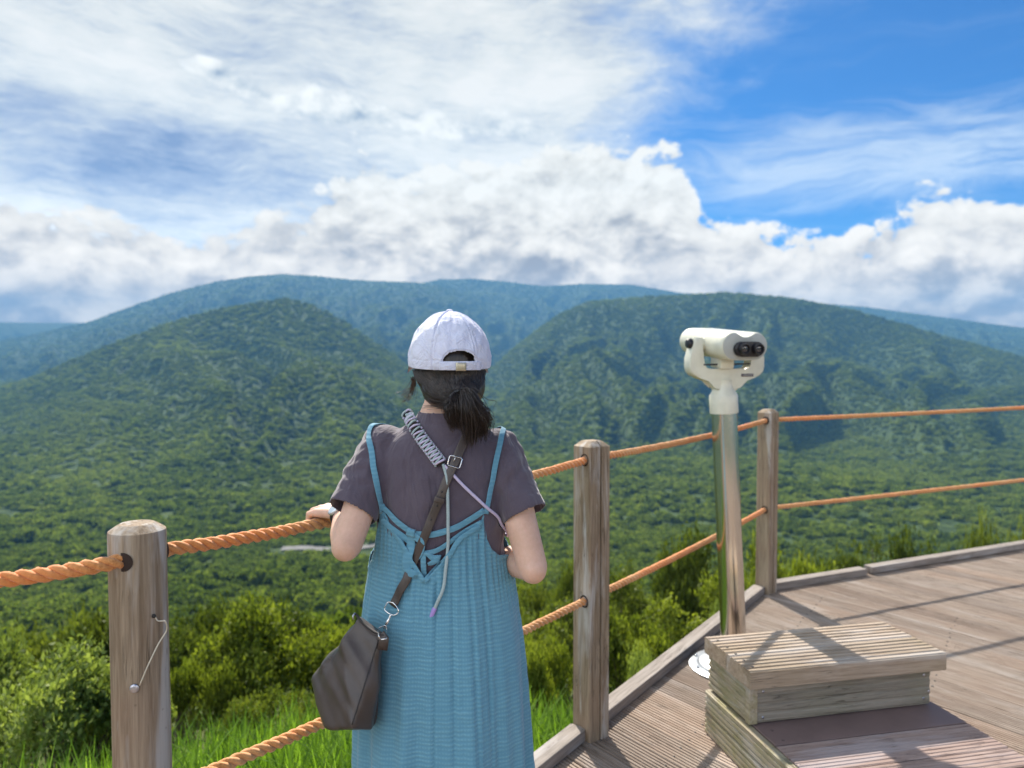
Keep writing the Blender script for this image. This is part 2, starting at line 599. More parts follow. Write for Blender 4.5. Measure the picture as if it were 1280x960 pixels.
def add_body(bm):
    # trunk
    rings = []
    for z, cx, cy, rx, ry in [(0.78, -.168, 1.79, .155, .115), (0.86, -.168, 1.79, .160, .118), (0.95, -.168, 1.785, .140, .100), (1.03, -.168, 1.78, .128, .088),
                              (1.12, -.168, 1.78, .135, .094), (1.20, -.168, 1.785, .142, .098), (1.27, -.168, 1.785, .140, .085), (1.31, -.168, 1.785, .115, .070), (1.345, -.165, 1.79, .068, .058),
                              (1.40, -.157, 1.795, .052, .054), (1.45, -.150, 1.80, .052, .054)]:
        rings.append([Vector((cx + rx * math.cos(a), cy + ry * math.sin(a), z)) for a in [2 * math.pi * k / 32 for k in range(32)]])
    add_ring_loft(bm, rings)
    # head, turned a little to her left
    hy = R(12)
    rot = Matrix.Rotation(hy, 3, "Z")
    hc = Vector((-.149, 1.800, 1.498))
    L = lambda x, y, z: hc + rot @ Vector((x, y, z))
    add_ball(bm, hc, (.074, .092, .098), rot, 32)
    add_ball(bm, L(0, .022, -.055), (.058, .068, .062), rot, 28)       # jaw
    add_ball(bm, L(0, .066, -.098), (.020, .018, .015), rot)           # chin
    add_capsule(bm, L(0, .088, -.005), .008, L(0, .103, -.035), .012)  # nose
    add_ball(bm, L(0.011, .094, -.038), .008, rot); add_ball(bm, L(-.011, .094, -.038), .008, rot)
    add_capsule(bm, L(-.016, .082, -.066), .006, L(.016, .082, -.066), .006)
    add_capsule(bm, L(-.013, .080, -.075), .007, L(.013, .080, -.075), .007)
    for sx in (-1, 1):
        add_capsule(bm, L(sx * .015, .085, .018), .007, L(sx * .048, .070, .018), .006)   # brow
        add_ball(bm, L(sx * .045, .060, -.035), (.020, .020, .018), rot)                  # cheek
        for k in range(7):                                                                 # ear rim
            a = R(-70 + k * 38)
            add_ball(bm, L(sx * (.078 + .004 * math.sin(a)), -.002 - .012 * math.cos(a) * 1.0, -.024 + .027 * math.sin(a)), .0065, rot, 12)
        add_ball(bm, L(sx * .075, 0, -.022), (.006, .013, .024), rot, 16)
    # arms
    sL, eL, wL = Vector((-.318, 1.785, 1.280)), Vector((-.366, 1.655, 1.090)), HAND_R - ROPE_N * .078 + Vector((0, 0, .034)) - ROPE_D * .012
    sR, eR, wR = Vector((-.020, 1.785, 1.272)), Vector((.0460, 1.690, 1.030)), Vector((-.042, 1.915, 1.002))
    for s, e, w in ((sL, eL, wL), (sR, eR, wR)):
        add_ball(bm, s - Vector((0, 0, .012)), .040)
        add_capsule(bm, s - Vector((0, 0, .012)), .040, s.lerp(e, .55), .0385); add_capsule(bm, s.lerp(e, .5), .0385, e, .0345)
        q = e.lerp(w, .35) + Vector((0, 0, -.002))
        add_ball(bm, e + (e - s).normalized() * .006 + Vector((0, -.006, 0)), .031)
        add_capsule(bm, e, .0345, q, .0360); add_capsule(bm, q, .0360, w, .0250)
    # left hand on the rope
    K = HAND_R
    kn = [K + ROPE_D * (d - .006) + ROPE_N * n + Vector((0, 0, z)) for d, n, z in ((.034, -.002, .032), (.014, .004, .036), (-.007, .004, .035), (-.028, -.002, .030))]
    pw = [wL + ROPE_D * d for d in (.014, .005, -.005, -.014)]
    for a, bb in zip(pw, kn):
        add_capsule(bm, a, .0145, bb, .0115, 12)
    for i, (kk, ln) in enumerate(zip(kn, (.95, 1.05, 1.0, .82))):
        p1 = kk + (ROPE_N * .030 - Vector((0, 0, .008))) * ln
        p2 = p1 + (ROPE_N * .004 - Vector((0, 0, .026))) * ln
        p3 = p2 + (-ROPE_N * .018 - Vector((0, 0, .012))) * ln
        add_capsule(bm, kk, .0100, p1, .0090, 12); add_capsule(bm, p1, .0090, p2, .0082, 12); add_capsule(bm, p2, .0082, p3, .0072, 12)
    tb = wL + ROPE_D * .020 - Vector((0, 0, .006))
    t1 = K + ROPE_D * .046 - ROPE_N * .030 + Vector((0, 0, .008)); t2 = K + ROPE_D * .058 - ROPE_N * .022 - Vector((0, 0, .020)); t3 = K + ROPE_D * .056 - ROPE_N * .004 - Vector((0, 0, .030))
    add_capsule(bm, tb, .0135, t1, .0115, 12); add_capsule(bm, t1, .0110, t2, .0092, 12); add_capsule(bm, t2, .0092, t3, .0078, 12)
    # right hand, relaxed in front of her
    d = (Vector((-.125, 1.955, 1.020)) - wR).normalized(); up = Vector((0, 0, 1)); sd = d.cross(up).normalized()
    for i, (o, ln) in enumerate(zip((.027, .009, -.009, -.026), (.92, 1.0, .95, .78))):
        k0 = wR + d * .075 + up * o + sd * .004
        add_capsule(bm, wR + up * o * .45, .0140, k0, .0110, 12)
        p1 = k0 + (d * .034 - sd * .010) * ln; p2 = p1 + (d * .016 - sd * .018) * ln; p3 = p2 + (-d * .004 - sd * .016) * ln
        add_capsule(bm, k0, .0096, p1, .0088, 12); add_capsule(bm, p1, .0088, p2, .0080, 12); add_capsule(bm, p2, .0080, p3, .0072, 12)
    q = wR + d * .020 + up * .018
    q1 = q + d * .030 + up * .022 - sd * .012; q2 = q1 + d * .028 + up * .006 - sd * .012
    add_capsule(bm, q, .0130, q1, .0110, 12); add_capsule(bm, q1, .0108, q2, .0082, 12)
    # legs and feet
    for sx in (-1, 1):
        h = Vector((-.168 + sx * .078, 1.79, .80)); k = Vector((-.168 + sx * .085, 1.795, .455)); an = Vector((-.168 + sx * .088, 1.775, .085))
        add_capsule(bm, h, .080, k, .050); c = k.lerp(an, .3) - Vector((0, .012, 0))
        add_capsule(bm, k, .048, c, .050); add_capsule(bm, c, .050, an, .034)
        add_capsule(bm, an + Vector((0, -.03, -.045)), .034, an + Vector((sx * .02, .13, -.055)), .026)


bm = bmesh.new(); add_body(bm)
body_me = remesh(bm, 0.0036, 5)
# knuckle, elbow and skin softness
V = verts_np(body_me)
put("body", body_me, M["skin"], person, True)
for sx in (-1, 1):
    rot = Matrix.Rotation(R(12), 3, "Z")
    bm = bmesh.new(); add_ball(bm, Vector((-.149, 1.80, 1.498)) + rot @ Vector((sx * .031, .079, -.002)), .0105)
    put("eye", bm, M["eye"], person, True)
    bm = bmesh.new()
    a = Vector((-.168 + sx * .088, 1.775, .03))
    add_capsule(bm, a + Vector((0, -.035, .008)), .040, a + Vector((sx * .02, .14, -.002)), .034); add_capsule(bm, a + Vector((0, -.01, .03)), .043, a + Vector((0, 0, .06)), .040)
    me = remesh(bm, .006, 3); V = verts_np(me); V[:, 2] = np.maximum(V[:, 2], 0.001); set_verts(me, V)
    put("shoe", me, M["shoe"], person, True)

# ---- T-shirt
bm = bmesh.new()
rings = []
for z, cx, rx, ry in [(0.88, -.168, .158, .112), (0.95, -.168, .150, .104), (1.03, -.168, .150, .104), (1.10, -.168, .153, .108), (1.17, -.168, .157, .110), (1.23, -.168, .160, .106), (1.275, -.168, .158, .095),
                      (1.305, -.166, .142, .083), (1.330, -.163, .112, .073), (1.350, -.160, .082, .066), (1.366, -.158, .068, .062), (1.382, -.157, .062, .060)]:
    rings.append([Vector((cx + rx * math.copysign(abs(math.cos(a)) ** .88, math.cos(a)), PY + .004 + ry * math.copysign(abs(math.sin(a)) ** .88, math.sin(a)), z)) for a in [2 * math.pi * k / 40 for k in range(40)]])
add_ring_loft(bm, rings)
SLV = [((-.303, 1.786, 1.283), (-.360, 1.708, 1.160), .062, .0575), ((-.036, 1.786, 1.274), (.026, 1.733, 1.149), .062, .0535)]
for s, e, r0, r1 in SLV:
    s, e = Vector(s), Vector(e)
    add_ball(bm, s, r0)
    t = (e - s).normalized()
    add_tube(bm, [s, s.lerp(e, .35), s.lerp(e, .7), e + t * .012], [r0, (r0 + r1) / 2 + .002, r1, r1 + .001], 28)
shirt_me = remesh(bm, 0.0042, 7)
bm = bmesh.new(); bm.from_mesh(shirt_me)
kill = []
for f in bm.faces:
    c = f.calc_center_median()
    if c.z > 1.3765 and (Vector((c.x + .157, c.y - 1.784))).length < .085: kill.append(f); continue
    if c.z < 0.90: kill.append(f); continue
    for s, e, r0, r1 in SLV:
        s, e = Vector(s), Vector(e); t = (e - s).normalized(); q = c - e
        if q.dot(t) > -.004 and f.normal.dot(t) > .62 and q.length < r1 + .02: kill.append(f); break
bmesh.ops.delete(bm, geom=kill, context="FACES")
bm.to_mesh(shirt_me); bm.free()
shirt_me.update()
V = verts_np(shirt_me).astype(np.float64); N = normals_np(shirt_me)
x, y, z = V[:, 0], V[:, 1], V[:, 2]
# soft drape: long folds fanning from the shoulder blades, rings of creases on the sleeves
xx = x + .168
fan = perlin(xx * 26 / (1 + (1.34 - z) * 1.2), z * 3.0 + 4, 5) * np.clip((1.33 - z) * 5, 0, 1) * .0045
diag = perlin((xx * .8 - (z - 1.1) * .75) * 30, (xx * .6 + z) * 6, 9) * .0028 + perlin((xx * .8 + (z - 1.1) * .75) * 30, (xx * -.6 + z) * 6, 12) * .0028
slv = np.clip((np.abs(xx + .0) - .150) / .03, 0, 1)
for s, e, r0, r1 in SLV:
    s, e = np.array(s), np.array(e); t = (e - s) / np.linalg.norm(e - s)
    q = V - s; u = q @ t; side = (q - u[:, None] * t)
    w = np.clip((np.linalg.norm(side, axis=1) < .085) * 1.0, 0, 1) * np.clip((np.abs(xx) - .135) / .03, 0, 1)
    wf = np.clip((np.linalg.norm(e - s) - u) / .05, .25, 1)
    fan = fan * (1 - w) + w * wf * (perlin(u * 34 + side[:, 0] * 14, side[:, 1] * 16 + side[:, 0] * 10, 21) * .0048 + perlin(u * 14, np.arctan2(side[:, 1], side[:, 0]) * 2.2, 23) * .004)
    ee = np.abs(u - np.linalg.norm(e - s) + .020) ; fan -= w * np.exp(-(ee / .0022) ** 2) * .0012      # hem stitch line
cr = np.exp(-((z - 1.362 + .010) / .0020) ** 2) * (np.hypot(xx - .01, y - 1.784) < .085) * .0014        # collar seam
arm = np.exp(-((np.abs(xx) - .150) / .0028) ** 2) * np.clip((z - 1.15) * 12, 0, 1) * (y < 1.86) * .0018      # armhole seam
V = V + N * (fan + diag * np.clip((1.34 - z) * 8, 0, 1) - cr - arm)[:, None]
set_verts(shirt_me, V)
shirt_bvh_me = shirt_me.copy()
shirt = put("shirt", solidified(shirt_me, 0.0022, -1.0), M["shirt"], person, True)

# ---- dress
DCX, DCY = -.170, PY + .004
DZ = [0.28, .53, .62, .72, .80, .86, .92, .97, 1.03, 1.10, 1.25]
DRX = [.232, .211, .208, .203, .198, .192, .184, .176, .168, .164, .162]
DRY = [.205, .190, .184, .172, .160, .148, .136, .127, .119, .115, .116]
TOPX = [440, 458, 466, 471, 476, 484, 502, 516, 530, 546, 561, 575, 600, 605.5, 608, 613.5, 623, 632, 650]
TOPY = [735, 722, 694, 655, 632, 652, 676, 703, 726, 708, 693, 672, 655, 638, 672, 686, 694, 693, 693]
NU, NV = 300, 130


def dress_top(phi):
    xx = DCX + .166 * math.cos(phi)
    if math.sin(phi) <= 0:
        Yb = DCY - .118 * abs(math.sin(phi))
        px = CX + F_PX * xx / Yb
        py = float(np.interp(px, TOPX, TOPY))
        return at(px, py, Yb).z
    c = abs(math.cos(phi))
    return 1.035 + (1.185 - 1.035) * (1 - max(0, (c - .35) / .65) ** 1.4) if c > .35 else 1.185 - .02 * (1 - c / .35)


dv, duv = [], []
for i in range(NU):
    phi = 2 * math.pi * i / NU - math.pi / 2
    zt = dress_top(phi)
    for j in range(NV + 1):
        t = j / NV
        zz = zt + (0.30 - zt) * t
        rx, ry = float(np.interp(zz, DZ, DRX)), float(np.interp(zz, DZ, DRY))
        dn = max(0.0, zt - zz)
        lowf = max(0.0, min(1.0, (1.02 - zz) / .5))
        fold = lowf * (.0085 * math.sin(phi * 9 + .6 + 1.4 * math.sin(phi * 2 + .7)) + .0045 * math.sin(phi * 17 + 2.1 + .9 * math.sin(3 * phi)) + .0030 * math.sin(phi * 27 + zz * 3))
        for pc in (-2.17, -1.98, -1.12, -.93, -1.36): fold -= .0042 * math.exp(-((phi - pc - .05 * (1 - zz)) / .022) ** 2) * min(1, dn / .03) * max(0, min(1, (zz - .45) / .3)); fold += .0035 * math.exp(-((phi - pc - .045 - .05 * (1 - zz)) / .03) ** 2) * min(1, dn / .03)
        fold += lowf * .012 * float(mnoise.noise(Vector((math.cos(phi) * 2.6, math.sin(phi) * 2.6, zz * 1.6))))
        gather = .0022 * math.sin(phi * 62 + 1.5 * math.sin(phi * 11)) * math.exp(-((dn - .06) / .06) ** 2)
        crink = .0011 * float(mnoise.noise(Vector((math.cos(phi) * 14, math.sin(phi) * 14, zz * 45))))
        r = fold + gather + crink
        seam = -.0045 * math.exp(-((phi + math.pi / 2) / .012) ** 2) * (zz < 1.0)
        r += seam
        rim = .0016 if dn < .010 else 0.0
        r += rim
        dv.append((DCX + (rx + r) * math.cos(phi), DCY + (ry + r) * math.sin(phi), zz))
        duv.append((phi * .19, zz))
dv = np.array(dv)
ii, jj = np.meshgrid(np.arange(NU), np.arange(NV), indexing="ij")
i2 = (ii + 1) % NU
fq = np.stack([ii * (NV + 1) + jj, ii * (NV + 1) + jj + 1, i2 * (NV + 1) + jj + 1, i2 * (NV + 1) + jj], -1).reshape(-1, 4)
dress_me = mesh_np("dress", dv, [fq])
uvl = dress_me.uv_layers.new(name="UVMap")
li = np.empty(len(dress_me.loops), dtype=np.int32); dress_me.loops.foreach_get("vertex_index", li)
uvs = np.array(duv)[li]
pi_ = np.repeat(ii.reshape(-1), 4); wrap = (pi_ == NU - 1) & (li < NV + 1)
uvs[wrap, 0] += 2 * math.pi * .19
uvl.data.foreach_set("uv", uvs.astype(np.float32).ravel())
bm = bmesh.new(); bm.from_mesh(dress_me); bmesh.ops.recalc_face_normals(bm, faces=bm.faces)
f0 = next(iter(bm.faces)); c = f0.calc_center_median()
if f0.normal.dot(c - Vector((DCX, DCY, c.z))) < 0: bmesh.ops.reverse_faces(bm, faces=bm.faces)
bm.to_mesh(dress_me); bm.free()
dress_bvh_me = dress_me.copy()
dress = put("dress", solidified(dress_me, .0022, -1.0), M["dress"], person, True)

# ---- surfaces that straps and cords lie on
def bvh_of(meshes):
    vs, fs = [], []
    for me in meshes:
        o = len(vs)
        vs += [v.co.copy() for v in me.vertices]; fs += [[i + o for i in p.vertices] for p in me.polygons]
    return BVHTree.FromPolygons(vs, fs)


cloth = bvh_of([shirt_bvh_me, dress_bvh_me])
shirt_only = bvh_of([shirt_bvh_me])


def lay(pts, n, off, bvh=None, smooth=3):
    """guide points (photo measurements (px,py) on the back, or 3-D points) laid onto the clothes -> [(point, normal)]"""
    bvh = bvh or cloth
    P = []
    for p in pts:
        if len(p) == 2:
            d = ray(*p).normalized()
            h = bvh.ray_cast(CAM, d)
            P.append(h[0] if h[0] is not None else at(p[0], p[1], PY))
        else:
            P.append(bvh.find_nearest(Vector(p))[0])
    C = catmull(P, n)
    out = []
    for c in C:
        q, nn, _, _ = bvh.find_nearest(c)
        ctr = Vector((PX, PY, c.z if c.z < 1.28 else 1.28))
        if (nn.dot(CAM - q) if q.y < PY - .02 else nn.dot(q - ctr)) < 0: nn = -nn
        out.append([c if (c - q).dot(nn) > off else q + nn * off, nn.copy()])
    for _ in range(smooth):
        for k in range(1, n - 1):
            out[k][1] = (out[k - 1][1] + out[k][1] * 2 + out[k + 1][1]).normalized()
            out[k][0] = (out[k - 1][0] + out[k][0] * 2 + out[k + 1][0]) / 4
    return out


def add_ribbon(bm, path, width, thick, taper=None):
    n = len(path)
    rings = []
    for k, (p, nn) in enumerate(path):
        t = (path[min(k + 1, n - 1)][0] - path[max(k - 1, 0)][0]).normalized()
        s = t.cross(nn).normalized()
        w = width * (taper[k] if taper else 1) / 2
        e = thick / 2
        rings.append([p + s * w - nn * e, p + s * w + nn * e * .6, p + s * w * .85 + nn * e, p - s * w * .85 + nn * e, p - s * w + nn * e * .6, p - s * w - nn * e])
    add_ring_loft(bm, rings)


# shoulder straps of the dress, its ties and knots
bm = bmesh.new()
add_ribbon(bm, lay([(475, 640), (471, 612), (466, 575), (463, 540), (-.318, 1.79, 1.345), (-.27, 1.87, 1.29), (-.255, 1.90, 1.20), (-.250, 1.90, 1.16)], 60, .0050, shirt_only), .0135, .0019)
sp = put("shoulder_strap", bm, M["dresstrim"], dress, True)
bm = bmesh.new()
add_ribbon(bm, lay([(606, 642), (610, 622), (617, 590), (625, 556), (627.5, 541), (-.022, 1.79, 1.335), (-.07, 1.87, 1.29), (-.085, 1.90, 1.20), (-.090, 1.90, 1.16)], 60, .0050, shirt_only), .0125, .0019)
put("shoulder_strap", bm, M["dresstrim"], dress, True)
for name, pts, w in (("back_tie", [(475, 630), (494, 648), (512, 662), (519, 665)], .0125), ("back_tie", [(519, 667), (545, 667), (575, 656), (604, 637)], .0125),
                     ("back_tie", [(478, 648), (496, 664), (514, 677), (520, 682)], .0125), ("back_tie", [(531, 691), (548, 686), (574, 668), (602, 652)], .0100)):
    bm = bmesh.new(); add_ribbon(bm, lay(pts, 26, .0055), w * 1.1, .0017); put(name, bm, M["dresstrim"], dress, True)
bm = bmesh.new()
tp = [.8 + .5 * math.sin(min(1, k / 24) * math.pi) for k in range(30)]
add_ribbon(bm, lay([(516, 663), (516, 680), (510, 700), (511, 712), (520, 718), (530, 722)], 30, .0075), .0180, .0022, tp)
add_ribbon(bm, lay([(519, 668), (528, 676), (527, 690), (519, 700)], 24, .0085), .016, .0022)
p = lay([(512, 662), (516, 664), (521, 666)], 8, .010); add_ribbon(bm, p, .018, .007)
put("bow", bm, M["dresstrim"], dress, True)
bm = bmesh.new()
add_ribbon(bm, lay([(531, 688), (530, 704), (531, 722)], 20, .0065), .0125, .0020)
add_ribbon(bm, lay([(533, 690), (541, 696), (549, 698)], 16, .0085), .015, .0026, [.45 + 1.0 * k / 15 for k in range(16)])
add_ribbon(bm, lay([(535, 703), (543, 700), (549, 693)], 16, .010), .012, .0024, [.5 + .5 * math.sin(k / 15 * 3.1) for k in range(16)])
put("bow", bm, M["dresstrim"], dress, True)
bm = bmesh.new()
add_ribbon(bm, lay([(477, 640), (483, 653), (502, 677), (516, 704), (530.5, 727)], 40, .0030), .010, .0017)
add_ribbon(bm, lay([(530.5, 727), (546, 709), (561, 694), (575, 673), (600, 656)], 40, .0030), .011, .0017)
put("neckline_binding", bm, M["dresstrim"], dress, True)

# ---- cap
HC = Vector((-.149, 1.800, 1.499))
YAW = R(10)
CR = (.0965, .112, .1145)
bm = bmesh.new()
NA, NL = 360, 110
grid = []
for j in range(NL + 1):
    row = []
    for i in range(NA):
        a = 2 * math.pi * i / NA                    # 0 = front (+y), turned by YAW
        ca, sa = math.cos(a), math.sin(a)
        zb = -.026 + .026 * (1 + ca) / 2 + .002 * math.cos(2 * a)      # the rim, lowest at the back
        lat0 = math.asin(max(-1, min(1, zb / CR[2])))
        lat = math.pi / 2 + (lat0 - math.pi / 2) * (j / NL)
        cl, sl = math.cos(lat), math.sin(lat)
        bulge = 1.0 + .02 * (1 - abs(sl)) 
        p = Vector((CR[0] * cl * sa * bulge, CR[1] * cl * ca * bulge, CR[2] * sl))
        seamd = abs(((a - math.pi / 6) / (math.pi / 3) + .5) % 1 - .5) * (math.pi / 3) * cl * .1
        k = 1 - .012 * math.exp(-(seamd / .0022) ** 2) + .010 * math.exp(-((seamd - .0045) / .0022) ** 2)
        w = .020 * float(mnoise.noise(Vector((sa * 3.2, ca * 3.2, sl * 4.5)))) + .013 * float(mnoise.noise(Vector((sa * 9, ca * 9, sl * 5))))
        w += .010 * math.sin(a * 23 + 3 * sl) * max(0, sl - .55) * 1.2 + .008 * math.sin(a * 9 + 14 * sl) * max(0, .6 - abs(sl - .4))
        hem = -.008 if j > NL - 11 else 0
        p *= (k + w * (1 if j < NL - 11 else .35) + hem * 0)
        if j in (NL - 11, NL - 12): p *= .994
        p = Matrix.Rotation(YAW, 3, "Z") @ p
        row.append(bm.verts.new(HC + p))
    grid.append(row)
for j in range(NL):
    for i in range(NA):
        i2_ = (i + 1) % NA
        bm.faces.new((grid[j][i], grid[j][i2_], grid[j + 1][i2_], grid[j + 1][i]))
bmesh.ops.remove_doubles(bm, verts=bm.verts, dist=1e-5)
# the arched opening above the strap, measured on the back of the head
OPX, OPT = [554, 556, 562, 571, 582, 590, 593.5], [448.5, 445, 440.5, 438.5, 438.8, 442, 446]
kill = []
for f in bm.faces:
    c = f.calc_center_median()
    if c.y > HC.y - .03: continue
    v = c - CAM; px = CX + F_PX * v.x / v.dot(_cf); py = CY - F_PX * v.dot(_cu) / v.dot(_cf)
    if OPX[0] < px < OPX[-1] and np.interp(px, OPX, OPT) < py < 452.0 - (px - 554) * .01: kill.append(f)
bmesh.ops.delete(bm, geom=kill, context="FACES")
cap_me = bpy.data.meshes.new("cap"); bmesh.ops.recalc_face_normals(bm, faces=bm.faces); bm.to_mesh(cap_me); bm.free()
cap_bvh = bvh_of([cap_me])
cap = put("cap", solidified(cap_me, .0018, -1), M["cap"], person, True)
bm = bmesh.new(); add_ball(bm, HC + Vector((0, 0, CR[2] + .0015)), (.0085, .0085, .0045)); put("cap_button", bm, M["capseam"], cap, True)
bm = bmesh.new()                                      # brim
f2 = Matrix.Rotation(YAW, 3, "Z")
top, bot = [], []
for i in range(25):
    a = R(-72 + 144 * i / 24)
    for k in range(9):
        s = k / 8
        q = Vector((math.sin(a) * (.096 + .008 * s), math.cos(a) * (.110 + .0 * s) + s * .072 * math.cos(a * 1.15), .002 + .012 * 0 - .030 * (abs(a) / R(72)) ** 2 * s * .8 - .012 * s))
        top.append(HC + f2 @ q + Vector((0, 0, .004))); bot.append(HC + f2 @ q)
vt = [bm.verts.new(p) for p in top]; vb = [bm.verts.new(p) for p in bot]
for i in range(24):
    for k in range(8):
        q = [i * 9 + k, i * 9 + k + 1, (i + 1) * 9 + k + 1, (i + 1) * 9 + k]
        bm.faces.new([vt[x] for x in q]); bm.faces.new([vb[x] for x in q[::-1]])
for i in range(24):
    bm.faces.new((vt[i * 9 + 8], vt[(i + 1) * 9 + 8], vb[(i + 1) * 9 + 8], vb[i * 9 + 8]))
put("brim", bm, M["cap"], cap, True)


def on_cap(px, py, off=.0):
    h = cap_bvh.ray_cast(CAM, ray(px, py).normalized())
    p = h[0] if h[0] is not None else at(px, py, 1.69)
    n = Vector((p.x - HC.x, p.y - HC.y, .2 * (p.z - HC.z))).normalized()
    return [p + n * off, n]


bm = bmesh.new()
add_ribbon(bm, [on_cap(px, 457.6 + (px - 552) * .03 * 0, .0022) for px in np.linspace(549, 600, 24)], .0185, .0022)
put("adjuster_strap", bm, M["cap"], cap, True)
bm = bmesh.new()
add_ribbon(bm, [on_cap(px, 458.4, .0048) for px in np.linspace(569.5, 581.5, 6)], .019, .003)
put("buckle", bm, M["brass"], cap, True)
bm = bmesh.new()                                       # stitching round the opening
st = [on_cap(px, py, .0012)[0] for px, py in zip([552, 554, 560.5, 570.5, 583, 592, 596], [451, 444, 438.5, 436.3, 436.8, 440.5, 447])]
add_tube(bm, catmull(st, 40), .0008, 6)
put("stitching", bm, M["capseam"], cap, True)

for a in (R(150), R(-150), R(100), R(-100)):              # eyelets
    q = Vector((CR[0] * .78 * math.sin(a), CR[1] * .78 * math.cos(a), CR[2] * .62)); q = Matrix.Rotation(YAW, 3, "Z") @ q
    h = cap_bvh.ray_cast(HC + q * 2, -q.normalized())
    if h[0] is None: continue
    bm = bmesh.new(); x_, y_ = frame_of(h[1])
    add_tube(bm, [h[0] + (x_ * math.cos(t) + y_ * math.sin(t)) * .0034 for t in np.linspace(0, 6.283, 20)], .0011, 6)
    put("eyelet", bm, M["capseam"], cap, True)

# ---- hair
bm = bmesh.new()
add_ball(bm, (-.1495, 1.797, 1.490), (.0865, .094, .098), Matrix.Rotation(YAW, 3, "Z"), 32)
add_ball(bm, (-.140, 1.760, 1.428), (.072, .062, .050))
add_ball(bm, (-.128, 1.735, 1.415), (.048, .042, .040))
add_ball(bm, (-.112, 1.775, 1.440), (.050, .050, .058))
hair_me = remesh(bm, .005, 8)
bm = bmesh.new(); bm.from_mesh(hair_me)
kill = []
inv = Matrix.Rotation(-YAW, 3, "Z")
for f in bm.faces:
    c = inv @ (f.calc_center_median() - HC)
    if c.y > .045 and c.z < .045: kill.append(f)                         # leave the face free
    elif c.x < -.055 and c.y > .010 and c.z < -.002: kill.append(f)    # left ear and temple
    elif c.x > .055 and c.y > .0 and c.z < -.002: kill.append(f)
bmesh.ops.delete(bm, geom=kill, context="FACES")
bm.to_mesh(hair_me); bm.free()
hair_bvh = bvh_of([hair_me])
hair = put("hair", solidified(hair_me, .003, -1), M["hair"], person, True)


def strands(name, mat, paths, r0=.0006, r1=.0002, parent=hair, n=4):
    V, Fq = [], []
    for path in paths:
        m = len(path); base = len(V)
        for k, p in enumerate(path):
            t = (path[min(k + 1, m - 1)] - path[max(k - 1, 0)]).normalized()
            x, y = frame_of(t)
            r = r0 + (r1 - r0) * (k / (m - 1)) ** 1.5
            for q in range(n):
                a = 2 * math.pi * q / n
                V.append(p + x * (r * math.cos(a)) + y * (r * math.sin(a)))
        for k in range(m - 1):
            for q in range(n):
                q2 = (q + 1) % n
                Fq.append((base + k * n + q, base + k * n + q2, base + (k + 1) * n + q2, base + (k + 1) * n + q))
    return put(name, mesh_np(name, np.array(V), [np.array(Fq)]), mat, parent, True)


TIE = at(575, 499, 1.668)
rnd = random.random
paths = []
for k in range(900):                                   # combed back from the rim of the cap to the tie
    px = 513 + 100 * rnd(); py = 462 + 4 * rnd() + (10 * rnd() if rnd() < .3 else 0)
    d = ray(px, py).normalized(); h = hair_bvh.ray_cast(CAM, d)
    if h[0] is None: continue
    a = h[0]; e = TIE + Vector((random.gauss(0, .008), random.gauss(0, .006), random.gauss(0, .008)))
    pts = []
    for s in np.linspace(0, 1, 11):
        p = a.lerp(e, s) + Vector((0, 0, -.014 * math.sin(s * math.pi)))
        q, nn, _, _ = hair_bvh.find_nearest(p)
        nn = nn if nn.y < .2 else -nn
        pts.append((q + nn * (.0012 + .0022 * rnd())).lerp(p, s ** 4))
    paths.append(pts)
strands("combed_strands", M["hair"], paths, .0007, .0005)
paths = []
for k in range(1500):                                  # the ponytail
    u = rnd(); w = random.gauss(0, 1)
    j = Vector((random.gauss(0, .0050), random.gauss(0, .005), random.gauss(0, .0050)))
    if k % 10 < 7:                                     # the tail, sweeping out to the right and down
        e = Vector((.016 + .044 * u, -.012 + .006 * random.gauss(0, 1), -.084 + .022 * u + .012 * random.gauss(0, 1)))
        pts = [TIE + j * .8, TIE + Vector((.010 + .010 * u, -.024, .012 + .004 * u)) + j, TIE + Vector((.016 + .024 * u, -.034, -.014)) + j * 1.5, TIE + Vector((e.x * .98 + .004 * u, -.028, e.z * .62)) + j * 1.4, TIE + e + j * 1.1]
    else:                                              # shorter looped hair left of the tie
        e = Vector((-.020 + .030 * u, -.010, -.046 - .020 * rnd()))
        pts = [TIE + j * .8, TIE + Vector((-.012 + .008 * u, -.020, .002)) + j, TIE + Vector((-.024 + .024 * u, -.026, -.022)) + j * 1.3, TIE + e + j]
    pts = catmull(pts, 12)
    q2 = []
    for p in pts:
        s, nn, _, _ = shirt_only.find_nearest(p)
        if p.z < 1.40 and (p - s).dot(nn) < .004: p = s + nn * (.004 + .003 * rnd())
        q2.append(p)
    paths.append(q2)
tail = strands("ponytail", M["hair"], paths, .0008, .0003)
strands("sunlit_strands", M["hairlight"], [p for i, p in enumerate(paths) if i % 1 == 0 and (p[-1] - TIE).x > .036][:160], .0008, .0003, tail)
bm = bmesh.new()
add_ball(bm, TIE + Vector((.008, -.012, -.020)), (.020, .017, .026)); add_ball(bm, TIE + Vector((-.012, -.011, -.026)), (.014, .014, .020)); add_ball(bm, TIE + Vector((.024, -.012, -.042)), (.012, .012, .030))
put("ponytail_core", remesh(bm, .004, 6), M["hair"], hair, True)
bm = bmesh.new()
add_tube(bm, [TIE + Vector((.022 * math.cos(a), -.008 + .004 * math.sin(a), .018 * math.sin(a))) for a in np.linspace(0, 2 * math.pi, 25)], .0035, 8)
put("hair_tie", bm, M["strapblack"], hair, True)
paths = []
